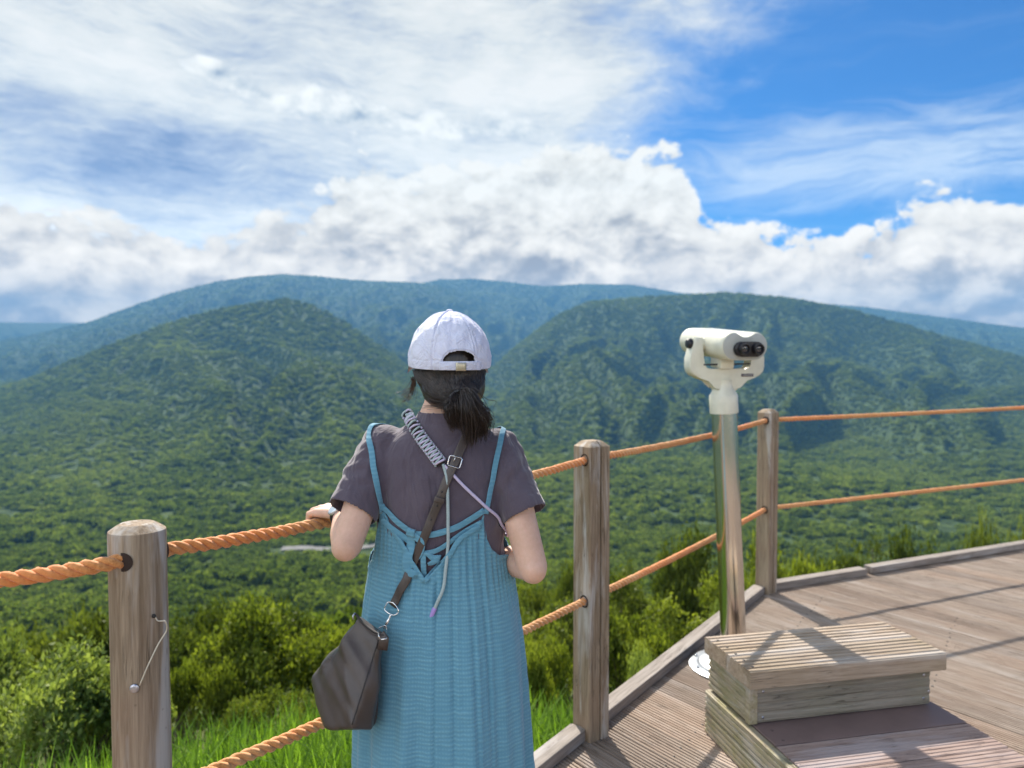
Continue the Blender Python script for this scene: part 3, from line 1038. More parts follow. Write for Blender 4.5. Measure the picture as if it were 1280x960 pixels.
for k in range(46):                                    # loose wisp in front of the left ear
    a = at(517 + 2 * random.gauss(0, 1), 470 + 5 * rnd(), 1.800)
    cx = random.gauss(0, 1)
    l = .55 + .45 * rnd(); pts = [a, at(517 + 1.6 * cx, 470 + 11 * l, 1.802), at(515 + 2.6 * cx, 470 + 21 * l + rnd() * 3, 1.804), at(511 + 3.6 * cx, 470 + 29 * l + 4 * rnd(), 1.805), at(505 + 5 * cx + 2 * rnd(), 470 + 33 * l + 5 * rnd(), 1.806)]
    paths.append(catmull(pts, 12))
strands("side_wisp", M["hairlight"], paths, .0004, .00015)
paths = []
for k in range(26):
    a = at(524 + 22 * rnd(), 496 + 16 * rnd(), 1.735); e = TIE + Vector((-.01, .0, -.006))
    paths.append(catmull([a, a.lerp(e, .5) + Vector((0, -.006, -.004)), e], 8))
strands("nape_strands", M["hair"], paths, .0004, .0003)

# ---- wristwatch on the left wrist
wLp = HAND_R - ROPE_N * .078 + Vector((0, 0, .034)) - ROPE_D * .012
fd = (Vector((-.366, 1.655, 1.090)) - wLp).normalized()
wc = wLp + fd * .018
bm = bmesh.new()
x, y = frame_of(fd)
add_tube(bm, [wc + (x * math.cos(a) + y * math.sin(a)) * .0295 for a in np.linspace(0, 2 * math.pi, 40)], .0045, 8)
watch = put("wristwatch", bm, M["strapblack"], person, True)
n = (Vector((-.45, -.72, .50)) - fd * Vector((-.45, -.72, .50)).dot(fd)).normalized()
bm = bmesh.new(); add_lathe(bm, [(.001, -.004), (.019, -.004), (.0205, 0), (.0195, .004), (.015, .0055), (.001, .006)], wc + n * .031, n, 32)
put("watch_case", bm, M["white"], watch, True)

# ------------------------------------------------------------------ shoulder bag
bag = thing("shoulder_bag", "dark brown leather pouch bag hanging at the woman's left hip on a crossbody strap", "bag", at(440, 912, 1.60))
bm = bmesh.new()
fr = [(477, 793, 1.60), (448, 769, 1.635), (424, 802, 1.60), (389, 850, 1.645), (393, 880, 1.61), (405, 911, 1.575), (440, 913, 1.528), (466, 914, 1.575), (474, 850, 1.585)]
bk = [(482, 791, 1.645), (450, 767, 1.68), (391, 848, 1.70), (408, 906, 1.69), (468, 908, 1.640)]
hull = [bm.verts.new(at(*p)) for p in fr + bk]
bmesh.ops.convex_hull(bm, input=hull)
bag_me = remesh(bm, .0035, 22)
V = verts_np(bag_me).astype(np.float64); N = normals_np(bag_me)
s = (V[:, 0] * .75 + V[:, 2] * .66); q = (V[:, 0] * -.66 + V[:, 2] * .75)
w = perlin(s * 17, q * 5.0, 3) * .0085 + perlin(s * 36, q * 8 + 5, 5) * .0032
cen = V.mean(0); w -= .006 * np.exp(-((s - (cen[0] * .75 + cen[2] * .66)) / .02) ** 2) * (V[:, 1] < 1.62)
set_verts(bag_me, V + N * w[:, None])
bag_bvh = bvh_of([bag_me])
put("pouch", bag_me, M["leather"], bag, True)
bm = bmesh.new()
sm = []
for px, py in zip(np.linspace(473, 440, 18), np.linspace(800, 906, 18)):
    h = bag_bvh.ray_cast(CAM, ray(px, py).normalized()); sm.append((h[0] if h[0] else at(px, py, 1.56)) - ray(px, py) * .0003)
add_tube(bm, sm, .0016, 8); put("seam_piping", bm, M["leatherseam"], bag, True)
bm = bmesh.new()
add_tube(bm, catmull([at(444, 767, 1.625), at(455, 780, 1.61), at(468, 790, 1.595), at(480, 794, 1.59)], 20), [.0028] * 20, 8); put("zipper", bm, M["leatherseam"], bag, True)
bm = bmesh.new()
add_tube(bm, [at(444, 766, 1.622), at(441, 770, 1.618), at(442, 775, 1.616)], .0018, 8); put("zipper_pull", bm, M["zinc"], bag, True)
strap_pts = [(493, 757), (505, 731), (519, 702), (533, 666), (546, 631), (561, 596), (575, 562), (587, 536), (596, 522), (-.085, 1.79, 1.350), (-.120, 1.87, 1.27), (-.19, 1.90, 1.14), (-.28, 1.89, 1.02), (-.35, 1.83, .93)]
path = lay(strap_pts, 120, .0085, smooth=5)
bm = bmesh.new(); add_ribbon(bm, path, .0195, .0036)
strap = put("bag_strap", bm, M["leather"], bag, True)
bm = bmesh.new(); add_ribbon(bm, lay([(547.5, 627), (550, 621)], 6, .0105, smooth=0), .023, .006); put("strap_keeper", bm, M["leather"], strap, True)
for px, py in ((553, 614), (546, 631), (539, 649)):
    bm = bmesh.new()
    p, nn = lay([(px, py), (px + 1, py - 2)], 2, .0110, smooth=0)[0]
    add_lathe(bm, [(.0003, 0), (.0022, 0), (.0022, .0006), (.0003, .0006)], p, nn, 12)
    put("strap_hole", bm, M["black"], strap, True)
bm = bmesh.new()
cs = [lay([p, (p[0] + .5, p[1])], 2, .0115, smooth=0)[0][0] for p in ((562.5, 570), (577.5, 574), (574, 586), (559.5, 581))]
loop = []
for k in range(4):
    a_, b_ = cs[k], cs[(k + 1) % 4]
    loop += [a_.lerp(b_, .1), a_.lerp(b_, .5), a_.lerp(b_, .9)]
add_tube(bm, loop + loop[:2], .0013, 8)
add_tube(bm, [cs[0].lerp(cs[3], .5).lerp(cs[1].lerp(cs[2], .5), .4), cs[0].lerp(cs[1], .45)], .0010, 6)
put("strap_buckle", bm, M["chrome"], strap, True)
bm = bmesh.new()
P = lambda px, py, o=0: lay([(px, py), (px + .5, py)], 2, .011 + o, smooth=0)[0][0]
ring = [P(488, 752), P(494, 753), P(500, 759), P(500, 765), P(495, 768), P(488, 765), P(485, 760), P(488, 752)]
add_tube(bm, catmull(ring, 40), .0016, 8)
put("strap_ring", bm, M["chrome"], bag, True)
bm = bmesh.new()
add_tube(bm, catmull([P(492, 767, .001), P(489, 776, .002), P(485, 785, .003)], 10), [.0022] * 4 + [.0034] * 3 + [.002] * 3, 8)
hk = [P(487, 781, .003), P(480, 785, .006), at(473, 793, 1.585), at(476, 799, 1.583), at(484, 797, 1.590), P(488, 788, .003), P(487, 781, .003)]
add_tube(bm, catmull(hk, 40), .0016, 8)
put("snap_hook", bm, M["chrome"], bag, True)
bm = bmesh.new()
add_ribbon(bm, [[at(475, 793, 1.592), Vector((0, -1, .2))], [at(480, 799, 1.588), Vector((0, -1, .1))], [at(478, 812, 1.586), Vector((0, -1, 0))]], .022, .006); put("strap_tab", bm, M["leather"], bag, True)

# ------------------------------------------------------------------ braided phone cord
cord = thing("braided_cord", "grey-green and lilac braided cord slung over the woman's left shoulder, one purple-tipped end hanging", "cord", at(541, 640, 1.65))
base = lay([(508, 517), (514, 524), (526, 546), (539, 564), (552, 580)], 34, .008)
bm1, bm2, bm3 = bmesh.new(), bmesh.new(), bmesh.new()
core = base
add_ribbon(bm3, core, .021, .008)
for k in range(1, len(base) - 1):
    p, nn = base[k]
    t = (base[k + 1][0] - base[k - 1][0]).normalized(); s = t.cross(nn).normalized()
    hw = .0125
    arc = [p + s * (hw * c) + nn * (.0065 * math.sqrt(max(0, 1 - c * c)) + .001) + t * (.0022 * c * (1 if k % 2 else -1)) for c in np.linspace(-1, 1, 11)]
    add_tube(bm1 if k % 2 else bm2, arc, .0024, 6)
    for sd in (-1, 1):
        add_ball(bm2 if (k % 2) else bm1, p + s * (hw * sd), (.0030, .0030, .0030), seg=10)
put("sage_braid", bm1, M["sage"], cord, True); put("lilac_braid", bm2, M["lilac"], cord, True); put("braid_core", bm3, M["leatherseam"], cord, True)
over = lay([(509, 518), (-.236, 1.755, 1.350), (-.240, 1.80, 1.345), (-.235, 1.87, 1.27), (-.20, 1.90, 1.15), (-.17, 1.91, 1.05)], 40, .006)
bm = bmesh.new(); add_tube(bm, [p for p, _ in over], .0045, 8); put("front_cord", bm, M["sage"], cord, True)
hang = lay([(554, 580), (559, 600), (560, 640), (560, 680), (558, 712), (551, 742), (546, 762)], 60, .0070, smooth=8)
bm = bmesh.new(); add_tube(bm, [p for p, _ in hang], .0038, 10); put("hanging_cord", bm, M["sage"], cord, True)
tipd = (hang[-1][0] - hang[-4][0]).normalized()
bm = bmesh.new(); add_capsule(bm, hang[-1][0] - tipd * .002, .0052, hang[-1][0] + tipd * .028, .0046, 12); put("cord_tip", bm, M["purple"], cord, True)
side = lay([(556, 582), (572, 600), (590, 617), (607, 634), (622, 648), (629, 662), (632, 668), (-.003, 1.79, 1.075), (-.02, 1.86, 1.07), (-.10, 1.90, 1.06), (-.16, 1.91, 1.05)], 80, .0065, smooth=5)
bm = bmesh.new(); add_tube(bm, [p for p, _ in side], .0036, 10); put("side_cord", bm, M["lilac"], cord, True)
# ------------------------------------------------------------------ viewing deck
P0, P1, P2 = Vector((-.738, 1.470, 0)), Vector((.315, 2.960, 0)), Vector((1.640, 4.810, 0))
RIGHT_D, LEFT_D = Vector((.913, .408, 0)).normalized(), Vector((-.948, -.318, 0)).normalized()
P3, PL = P2 + RIGHT_D * 3.05, P0 + LEFT_D * 2.3
bd, bc = Vector((.6, -.8, 0)), Vector((.8, .6, 0))         # along / across the boards

W, GAP, NR = .142, .0055, 8
prof = []
for r in range(NR):
    w0 = r / NR * (W - GAP); w1 = (r + 1) / NR * (W - GAP); q = (w1 - w0)
    prof += [(w0 + q * .05, -.0062), (w0 + q * .16, 0), (w0 + q * .72, 0), (w0 + q * .84, -.0062)]
prof = [(0, -.03), (0, -.004)] + prof[1:-1] + [(W - GAP, -.004), (W - GAP, -.03)]
JP, JD = Vector((2.25, 4.2, 0)), Vector((.965, .262, 0)).normalized()
def cut(bm, p, d, inner=False):
    d = d.normalized(); nrm = Vector((-d.y, d.x, 0))          # outward (left of travel)
    bmesh.ops.bisect_plane(bm, geom=bm.verts[:] + bm.edges[:] + bm.faces[:], plane_co=p + nrm * .05, plane_no=nrm, clear_outer=not inner, clear_inner=inner)


def boards(bm):
    rl = bm.faces.layers.float.new("rnd")
    rb = random.Random(3)
    for k in range(-24, 62):
        c0 = k * W
        o = bc * c0
        # where the board meets the butt joint
        A = np.array([[bd.x, -JD.x], [bd.y, -JD.y]]); rhs = np.array([JP.x - o.x, JP.y - o.y])
        sj = np.linalg.solve(A, rhs)[0]; xj = (o + bd * sj).x
        spans = [(-9.0, 7.0)]
        if False: spans = [(-9.0, sj - .007), (sj + .007, 7.0)]
        dz = rb.uniform(-.0012, .0012)
        for s0, s1 in spans:
            rv = rb.random()
            a = [bm.verts.new(o + bd * s0 + bc * u + Vector((0, 0, h + dz))) for u, h in prof]
            e = [bm.verts.new(o + bd * s1 + bc * u + Vector((0, 0, h + dz))) for u, h in prof]
            for i in range(len(prof) - 1):
                f = bm.faces.new((a[i], e[i], e[i + 1], a[i + 1])); f[rl] = rv


bm = bmesh.new(); boards(bm)
cut(bm, P0, P2 - P0); cut(bm, P2, RIGHT_D); cut(bm, Vector((0, -3, 0)), Vector((-1, 0, 0)))
bx_ = bmesh.new(); boards(bx_)                       # the wing left of the round post
cut(bx_, P0, P2 - P0, True); cut(bx_, P0, -LEFT_D); cut(bx_, Vector((0, -3, 0)), Vector((-1, 0, 0)))
tmp = bpy.data.meshes.new("t"); bx_.to_mesh(tmp); bx_.free(); bm.from_mesh(tmp)
deck = put("deck", bm, M["deck"], smooth=False)
up = sum(p.normal.z for p in deck.data.polygons)
if up < 0: deck.data.flip_normals()
tag(deck, kind="structure")
# supporting joist sheet below the gaps
bm = bmesh.new()
pts = [PL - Vector((0, 0, .034)), P0 - Vector((0, 0, .034)), P2 - Vector((0, 0, .034)), P2 + RIGHT_D * 7 - Vector((0, 0, .034)), Vector((8, -3, -.034)), Vector((-3, -3, -.034))]
lo = [bm.verts.new(p - Vector((0, 0, .10))) for p in pts]; hi = [bm.verts.new(p) for p in pts]
bm.faces.new(hi); bm.faces.new(lo[::-1])
for i in range(6): bm.faces.new((lo[i], lo[(i + 1) % 6], hi[(i + 1) % 6], hi[i]))
o = put("deck_underframe", bm, M["hole"], smooth=False); tag(o, kind="structure")
# screws in the boards along the joists
bm = bmesh.new()
dd = (P2 - P0).normalized(); nn = Vector((dd.y, -dd.x, 0))
for off in (.33, 1.05, 1.75):
    for k in range(-24, 62):
        for fr in (.25, .75):
            o_ = bc * (k * W + fr * (W - GAP))
            A = np.array([[bd.x, -dd.x], [bd.y, -dd.y]]); q = P0 + nn * off
            s, t = np.linalg.solve(A, np.array([q.x - o_.x, q.y - o_.y]))
            p = o_ + bd * (s + random.uniform(-.008, .008))
            if -.2 < t < 4.3 and p.y < 4.7 and p.y > 1.2: add_lathe(bm, [(.0005, 0), (.0048, 0), (.0048, .0026), (.0005, .0022)], (p.x, p.y, -.0005), n=10)
put("screw", bm, M["screw"], deck)

# ---- kerb boards between the posts
def kerb(name, a, b_, label, trim=.045):
    d = (b_ - a).normalized(); n_ = Vector((-d.y, d.x, 0))
    a2, b2 = a + d * trim + n_ * .028, b_ - d * trim + n_ * .028
    L = (b2 - a2).length
    o = thing(name, label, "kerb board", ((a2 + b2) / 2)[:], math.atan2(d.y, d.x), "timber kerb boards along the deck edge")
    bm = bmesh.new(); add_box(bm, (0, 0, .0235), (L, .074, .047), bevel=.004)
    put("board", bm, M["kerb"], o, smooth=False)
    return o


kerb("kerb_board", P0, P1, "timber kerb board running from the square post behind the woman's dress")
kerb("kerb_board", P1, P2, "long timber kerb board running past the round steel foot of the viewer")
k3 = kerb("kerb_board", P2, P2 + RIGHT_D * .95, "short timber kerb board right beside the farthest post", .05)
k4 = kerb("kerb_board", P2 + RIGHT_D * .93, P2 + RIGHT_D * 3.0, "timber kerb board along the far deck edge, reaching the picture's right border", .02)
k4.location.z += .006
kerb("kerb_board", PL, P0, "timber kerb board along the deck edge left of the round post")


# ---- posts
def square_post(loc, rz, h, label, side=.106, lean=0.0):
    t = thing("fence_post", label, "fence post", loc, rz, "wooden posts of the rope fence")
    s = side / 2; c = .006
    # outline with small chamfers and one long drying crack
    poly = [(-s + c, -s), (-.001, -s), (.004, -s + .022), (.0075, -s), (s - c, -s), (s, -s + c), (s, s - c), (s - c, s), (-s + c, s), (-s, s - c), (-s, -s + c)]
    bm = bmesh.new()
    zs = [(-.35, 1.0)] + [(h * k / 10, 1.0) for k in range(0, 10)] + [(h - .022, 1.0), (h - .004, .62), (h, .50)]
    rings = []
    for z, k in zs:
        wob = .0012 * math.sin(z * 9 + loc[0] * 7)
        rings.append([Vector((x * k + wob + lean * z, y * k + wob * .6, z)) for x, y in poly])
    add_ring_loft(bm, rings)
    o = put("post", bm, M["post"], t); sharp(o, 28)
    return t


def rope_hole(t, p, d, r=.0245):
    bm = bmesh.new()
    add_lathe(bm, [(.001, -.010), (r, -.010), (r, .0008), (r - .003, .0022), (r - .006, .0006), (r - .007, -.006), (.001, -.007)], p, d, 28)
    put("rope_hole", bm, M["hole"], t)


H0, H1, H2 = (1.118, .62), (1.108, .552), (1.110, .540)
HL, H3 = (1.10, .60), (1.125, .555)
# round post at the corner on the left
lp = thing("fence_post", "round weathered post with a bent wire and nail in its face, left of the woman", "fence post", P0, 0, "wooden posts of the rope fence")
bm = bmesh.new()
rad = .0525; ht = 1.178
rings = []
for z, k in [(-.35, 1.04)] + [(ht * q / 14, 1.03 - .03 * q / 14) for q in range(14)] + [(ht - .017, 1.0), (ht - .013, .985), (ht - .004, .74), (ht, .60)]:
    rings.append([Vector((rad * k * (1 + .010 * math.sin(3 * a + 1) + .006 * math.sin(7 * a + z)) * math.cos(a) + .008 * (1 - z / ht), rad * k * math.sin(a), z)) for a in [2 * math.pi * i / 48 for i in range(48)]])
add_ring_loft(bm, rings)
o = put("post", bm, M["post"], lp); sharp(o, 22)
left_in = LEFT_D
bm = bmesh.new()                                       # the hole's dark mouth follows the round face
a0 = math.atan2(-1, -.10); rows = []
for rr_ in (.0, .006, .011, .015, .0182):
    rows.append([bm.verts.new((.004 + (rad + .0006) * math.cos(a0 + rr_ * math.cos(t) / rad), (rad + .0006) * math.sin(a0 + rr_ * math.cos(t) / rad), 1.114 + rr_ * math.sin(t))) for t in [2 * math.pi * q / 28 for q in range(28)]])
for ra, rb in zip(rows[:-1], rows[1:]):
    for q in range(28): bm.faces.new((ra[q], ra[(q + 1) % 28], rb[(q + 1) % 28], rb[q]))
bmesh.ops.remove_doubles(bm, verts=bm.verts, dist=1e-6)
put("rope_hole", bm, M["hole"], lp)
rope_hole(lp, (P1 - P0).normalized() * .0505 + Vector((0, 0, 1.116)), (P1 - P0).normalized())


def on_post(px, py, off=.0):
    d = ray(px, py); A = d.x ** 2 + d.y ** 2; Bq = -2 * (d.x * (P0.x + .004) + d.y * P0.y); Cq = (P0.x + .004) ** 2 + P0.y ** 2 - (rad + .001 + off) ** 2
    t = (-Bq - math.sqrt(max(0, Bq * Bq - 4 * A * Cq))) / (2 * A)
    return CAM + d * t - P0


bm = bmesh.new(); q = on_post(168, 860.5); nrm = Vector((q.x - .004, q.y, 0)).normalized()
add_lathe(bm, [(.0005, .000), (.0088, .0005), (.0080, .0014), (.004, .0022), (.0005, .0024)], q, nrm, 20); put("nail", bm, M["zinc"], lp)
bm = bmesh.new()
add_tube(bm, catmull([on_post(193.5, 770), on_post(197.5, 776, .004), on_post(204, 777, .010) + Vector((.004, 0, 0)), on_post(205, 788, .008) + Vector((.005, 0, 0)), on_post(198, 805, .006), on_post(185, 832, .004), on_post(174.5, 857, .003)], 40), .0014, 8)
put("wire", bm, M["wire"], lp)
q = on_post(192, 770); bm = bmesh.new(); add_lathe(bm, [(.0005, 0), (.004, .0), (.003, .004), (.0005, .005)], q, Vector((q.x, q.y, 0)).normalized(), 12); put("staple", bm, M["screw"], lp)

pm = square_post(P1, R(34), 1.180, "square weathered post with a long drying crack, just right of the woman")
pf = square_post(P2, R(37.5), 1.180, "farthest post, slim and weathered, standing where the deck edge turns behind the viewer", .098, .004)
pr = square_post(P3, R(24), 1.180, "post of the rope fence on the far deck edge beyond the picture's right border", .104)
pl2 = square_post(PL, R(18), 1.16, "post of the rope fence beyond the picture's left border", .104)
for t, rz, pd, hs in ((pm, R(34), (P1 - P0).normalized(), H1), (pf, R(37.5), (P2 - P1).normalized(), H2)):
    for hz in hs:
        for sg in (-1, 1):
            d = pd * sg
            if t is pf and sg == 1: d = RIGHT_D
            inv = Matrix.Rotation(-rz, 3, "Z")
            ld = inv @ d
            hw = .053 if t is pm else .049
            k = hw / max(abs(ld.x), abs(ld.y))
            ax = Vector((math.copysign(1, ld.x), 0, 0)) if abs(ld.x) > abs(ld.y) else Vector((0, math.copysign(1, ld.y), 0))
            rope_hole(t, ld * k + Vector((0, 0, hz)), ax)


# ---- ropes: three strands twisted together
def rope(label, stations):
    """stations: list of (point, sag to the next)"""
    pts = []
    for (a, sag), (b_, _) in zip(stations[:-1], stations[1:]):
        n = max(8, int((b_ - a).length / .02))
        for k in range(n):
            s = k / n
            p = a.lerp(b_, s); p.z -= sag * 4 * s * (1 - s) - .0015 * math.sin(p.x * 31 + p.y * 23); pts.append(p)
    pts.append(stations[-1][0])
    for _ in range(6):
        for k in range(1, len(pts) - 1): pts[k] = (pts[k - 1] + pts[k] * 2 + pts[k + 1]) / 4
    # resample
    seg = [0]
    for a, b_ in zip(pts[:-1], pts[1:]): seg.append(seg[-1] + (b_ - a).length)
    Lt = seg[-1]; N = int(Lt / .0045)
    S = np.linspace(0, Lt, N); X = np.array([[p.x, p.y, p.z] for p in pts])
    C = np.stack([np.interp(S, seg, X[:, i]) for i in range(3)], 1)
    T = np.gradient(C, axis=0); T /= np.linalg.norm(T, axis=1)[:, None]
    U = np.cross(T, np.array([0, 0, 1.0])); U /= np.linalg.norm(U, axis=1)[:, None]
    Wv = np.cross(U, T)
    ang = S / .060 * 2 * np.pi / 1.35 + .5 * np.sin(S * 5.1) + .25 * np.sin(S * 13.7 + 1)
    bmV, bmF = [], []
    NS = 10
    for st in range(3):
        a = -ang + st * 2 * np.pi / 3
        rad_ = .0075
        O = C + (U * np.cos(a)[:, None] + Wv * np.sin(a)[:, None]) * rad_
        T2 = np.gradient(O, axis=0); T2 /= np.linalg.norm(T2, axis=1)[:, None]
        A1 = (U * np.cos(a)[:, None] + Wv * np.sin(a)[:, None]); A1 -= T2 * np.sum(A1 * T2, 1)[:, None]; A1 /= np.linalg.norm(A1, axis=1)[:, None]
        A2 = np.cross(T2, A1)
        base = sum(len(v) for v in bmV)
        ring = np.stack([O + (A1 * math.cos(2 * math.pi * q / NS) + A2 * math.sin(2 * math.pi * q / NS)) * (.0075 + .0007 * math.sin(q * 2.4 + st)) for q in range(NS)], 1)
        bmV.append(ring.reshape(-1, 3))
        i, q = np.meshgrid(np.arange(N - 1), np.arange(NS), indexing="ij"); q2 = (q + 1) % NS
        bmF.append((base + np.stack([i * NS + q, i * NS + q2, (i + 1) * NS + q2, (i + 1) * NS + q], -1)).reshape(-1, 4))
    me = mesh_np("rope", np.concatenate(bmV), bmF)
    o = put("rope", me, M["rope"])
    tag(o, label, "rope", "orange ropes of the fence")
    return o


zv = lambda p, h: Vector((p.x, p.y, h))
HANDP = Vector((HAND_R.x, HAND_R.y, HAND_R.z))
rope("upper orange twisted rope, threaded near the tops of the posts and held by the woman", [(zv(PL, HL[0]), .045), (P0 + Vector((-.030, -.072, 1.113)), 0), (P0 + Vector((-.004, -.040, 1.115)), 0), (zv(P0, H0[0]), .006), (HANDP, .012), (zv(P1, H1[0]), .016), (zv(P2, H2[0]), .004), (zv(P3, H3[0]), 0)])
rope("lower orange twisted rope, threaded through the posts at half their height", [(zv(PL, HL[1]), .03), (zv(P0, H0[1]), .012), (zv(P1, H1[1]), .012), (zv(P2, H2[1]), .002), (zv(P3, H3[1]), 0)])

# ------------------------------------------------------------------ coin viewer on its steel pole
TB = Vector((1.086, 3.62, 0)); TT = Vector((1.0225, 3.62, 1.252))
tv = thing("binocular_viewer", "cream binocular viewer swivelled on top of a shiny steel pole", "viewer", TB)
AX = (TT - TB).normalized()
bm = bmesh.new(); add_lathe(bm, [(.060, .028), (.0605, (TT - TB).length)], (0, 0, 0), AX, 64); o = put("pole", bm, M["steel"], tv); sharp(o)
bm = bmesh.new()
add_lathe(bm, [(.001, .0), (.218, .0), (.219, .006), (.212, .010), (.178, .012), (.172, .018), (.165, .024), (.095, .040), (.074, .046), (.001, .047)], (0, 0, .002), (0, 0, 1), 72)
fl = put("base_flange", bm, M["flange"], tv); sharp(fl, 30)
for k in range(8):
    a = 2 * math.pi * k / 8 + .2
    bm = bmesh.new(); add_lathe(bm, [(.0005, 0), (.009, 0), (.009, .006), (.005, .009), (.0005, .009)], (.195 * math.cos(a), .195 * math.sin(a), .0125), (0, 0, 1), 6); put("bolt", bm, M["chrome"], fl)
o_ = TT - TB
bm = bmesh.new()
add_lathe(bm, [(.0605, -.012), (.066, -.012), (.0672, -.006), (.0672, .070), (.065, .077), (.056, .092), (.046, .112), (.043, .135), (.045, .15)], o_, AX, 56)
o = put("collar", bm, M["cream"], tv); sharp(o, 30)
az = Vector((.27, -.963, 0)).normalized(); hx = Vector((.963, .27, 0)).normalized(); tilt = R(5)
ax = (az * math.cos(tilt) - Vector((0, 0, 1)) * math.sin(tilt)).normalized(); uz = ax.cross(hx).normalized()
if uz.z < 0: uz = -uz
HCN = o_ + Vector((.0, 0, .322))                      # hinge centre
# yoke outline in (h, z), hinge at z = 0
half = [(.172, .030), (.182, -.01), (.198, -.07), (.203, -.108), (.197, -.132), (.180, -.150), (.150, -.163), (.105, -.177), (.078, -.190), (.060, -.205), (.050, -.225)]
inner = [(.132, .030), (.134, -.02), (.136, -.080), (.130, -.108), (.116, -.124), (.095, -.129)]
poly = [(-x, z) for x, z in half] + [(x, z) for x, z in half[::-1]] + inner + [(-x, z) for x, z in inner[::-1]]
bm = bmesh.new(); add_prism(bm, poly, hx, (0, 0, 1), HCN, az * .062, .009)
yk = put("yoke", bm, M["cream"], tv); sharp(yk, 40)
bm = bmesh.new(); add_box(bm, HCN + hx * .105 + Vector((0, 0, -.151)) + az * .032, (.066, .014, .004), Matrix((hx, Vector((0, 0, 1)), az)).transposed(), .002)
put("label_plate", bm, M["plate"], yk)
bm = bmesh.new()
for k in range(7): add_box(bm, HCN + hx * (.082 + k * .0075) + Vector((0, 0, -.151)) + az * .0342, (.0045, .006, .0008), Matrix((hx, Vector((0, 0, 1)), az)).transposed())
put("plate_lettering", bm, M["greyface"], yk)
for sg in (-1, 1):
    bm = bmesh.new(); add_lathe(bm, [(.001, 0), (.026, 0), (.028, .004), (.028, .084), (.001, .084)], HCN + hx * sg * .095, hx * sg, 28)
    o = put("hinge_shaft", bm, M["cream"], tv); sharp(o)
bm = bmesh.new(); add_lathe(bm, [(.001, 0), (.020, 0), (.024, .004), (.024, .016), (.019, .024), (.001, .026)], HCN - hx * .178, -hx, 14)
o = put("tilt_knob", bm, M["black"], tv); sharp(o)
# body: two barrels fused, flat belly
RB, OB = .066, .056
out = []
for k in range(13):
    a = R(-90 + 15 * k) ; out.append((OB + RB * math.cos(a), RB * math.sin(a)))
out[0] = (OB - .005, -RB)
dip = [(.030, .052), (.012, .044)]
prof2 = out[:11] + [(OB + RB * math.cos(R(75)) , RB * math.sin(R(75))), (OB - .004, RB - .002)] + dip
prof2 = [p for p in prof2]
prof2 = prof2 + [(-x, z) for x, z in prof2[::-1]]
secs = [(-.262, .55), (-.258, .72), (-.248, .86), (-.230, .96), (-.205, 1.0), (-.05, 1.0), (.06, 1.0), (.145, 1.0), (.164, .985), (.172, .955)]
bm = bmesh.new()
rings = []
for d, k in secs:
    fl_ = max(0, min(1, (.02 - d) / .1))               # top dip only towards the eyepieces
    rr = []
    for x, z in prof2:
        zz = z
        if abs(x) < .06 and z > 0: zz = z + (RB - z) * fl_
        rr.append(HCN + ax * d + hx * (x * k) + uz * (zz * k))
    rings.append(rr)
add_ring_loft(bm, rings)
body = put("housing", bm, M["cream"], tv); sharp(body, 50)
bm = bmesh.new()
rings = [[HCN + ax * d + hx * (x * k) + uz * (z * k) for x, z in prof2] for d, k in ((.171, .93), (.1745, .93), (.176, .90))]
add_ring_loft(bm, rings); o = put("eyepiece_panel", bm, M["greyface"], body); sharp(o, 40)
bm = bmesh.new()
st = [(.042 + .034 * math.cos(a), .034 * math.sin(a)) for a in np.linspace(-math.pi / 2, math.pi / 2, 14)] + [(-.042 + .034 * math.cos(a), .034 * math.sin(a)) for a in np.linspace(math.pi / 2, 3 * math.pi / 2, 14)]
add_prism(bm, st, hx, uz, HCN + ax * .186 + hx * .012 - uz * .012, ax * .026, .008)
ep = put("eyepiece_mount", bm, M["black"], body); sharp(ep, 40)
for sg in (-1, 1):
    c = HCN + ax * .198 + hx * (.012 + sg * .036) - uz * .010
    bm = bmesh.new(); add_lathe(bm, [(.001, 0), (.027, 0), (.027, .017), (.025, .022), (.020, .022), (.018, .015), (.001, .014)], c, ax, 32)
    q = put("eyecup", bm, M["black"], ep); sharp(q, 40)
    bm = bmesh.new(); add_lathe(bm, [(.0005, .0168), (.010, .0162), (.0175, .0148), (.0175, .0142), (.0005, .0142)], c, ax, 28); put("lens", bm, M["lens"], q)
bm = bmesh.new(); add_box(bm, HCN - uz * .085 - hx * .02 + ax * .02, (.075, .10, .062), Matrix((hx, ax, uz)).transposed(), .010); o = put("coin_box", bm, M["cream"], tv); sharp(o, 40)
bm = bmesh.new(); add_lathe(bm, [(.001, 0), (.024, 0), (.024, .014), (.001, .014)], HCN + Vector((0, 0, -.104)) - hx * .01, (0, 0, 1), 24)
add_tube(bm, [HCN + Vector((0, 0, -.100)) + hx * -.13 + az * .03, HCN + Vector((0, 0, -.096)) + hx * .12 + az * .03], .004, 8)
put("pivot_disc", bm, M["black"], tv)

# ------------------------------------------------------------------ wooden viewing step
SO = Vector((.847, 2.635, 0)); yaw = math.atan2(.212, .977)
stp = thing("wooden_step", "two-tier ribbed wooden step block standing in front of the viewer's pole", "step", SO, yaw)


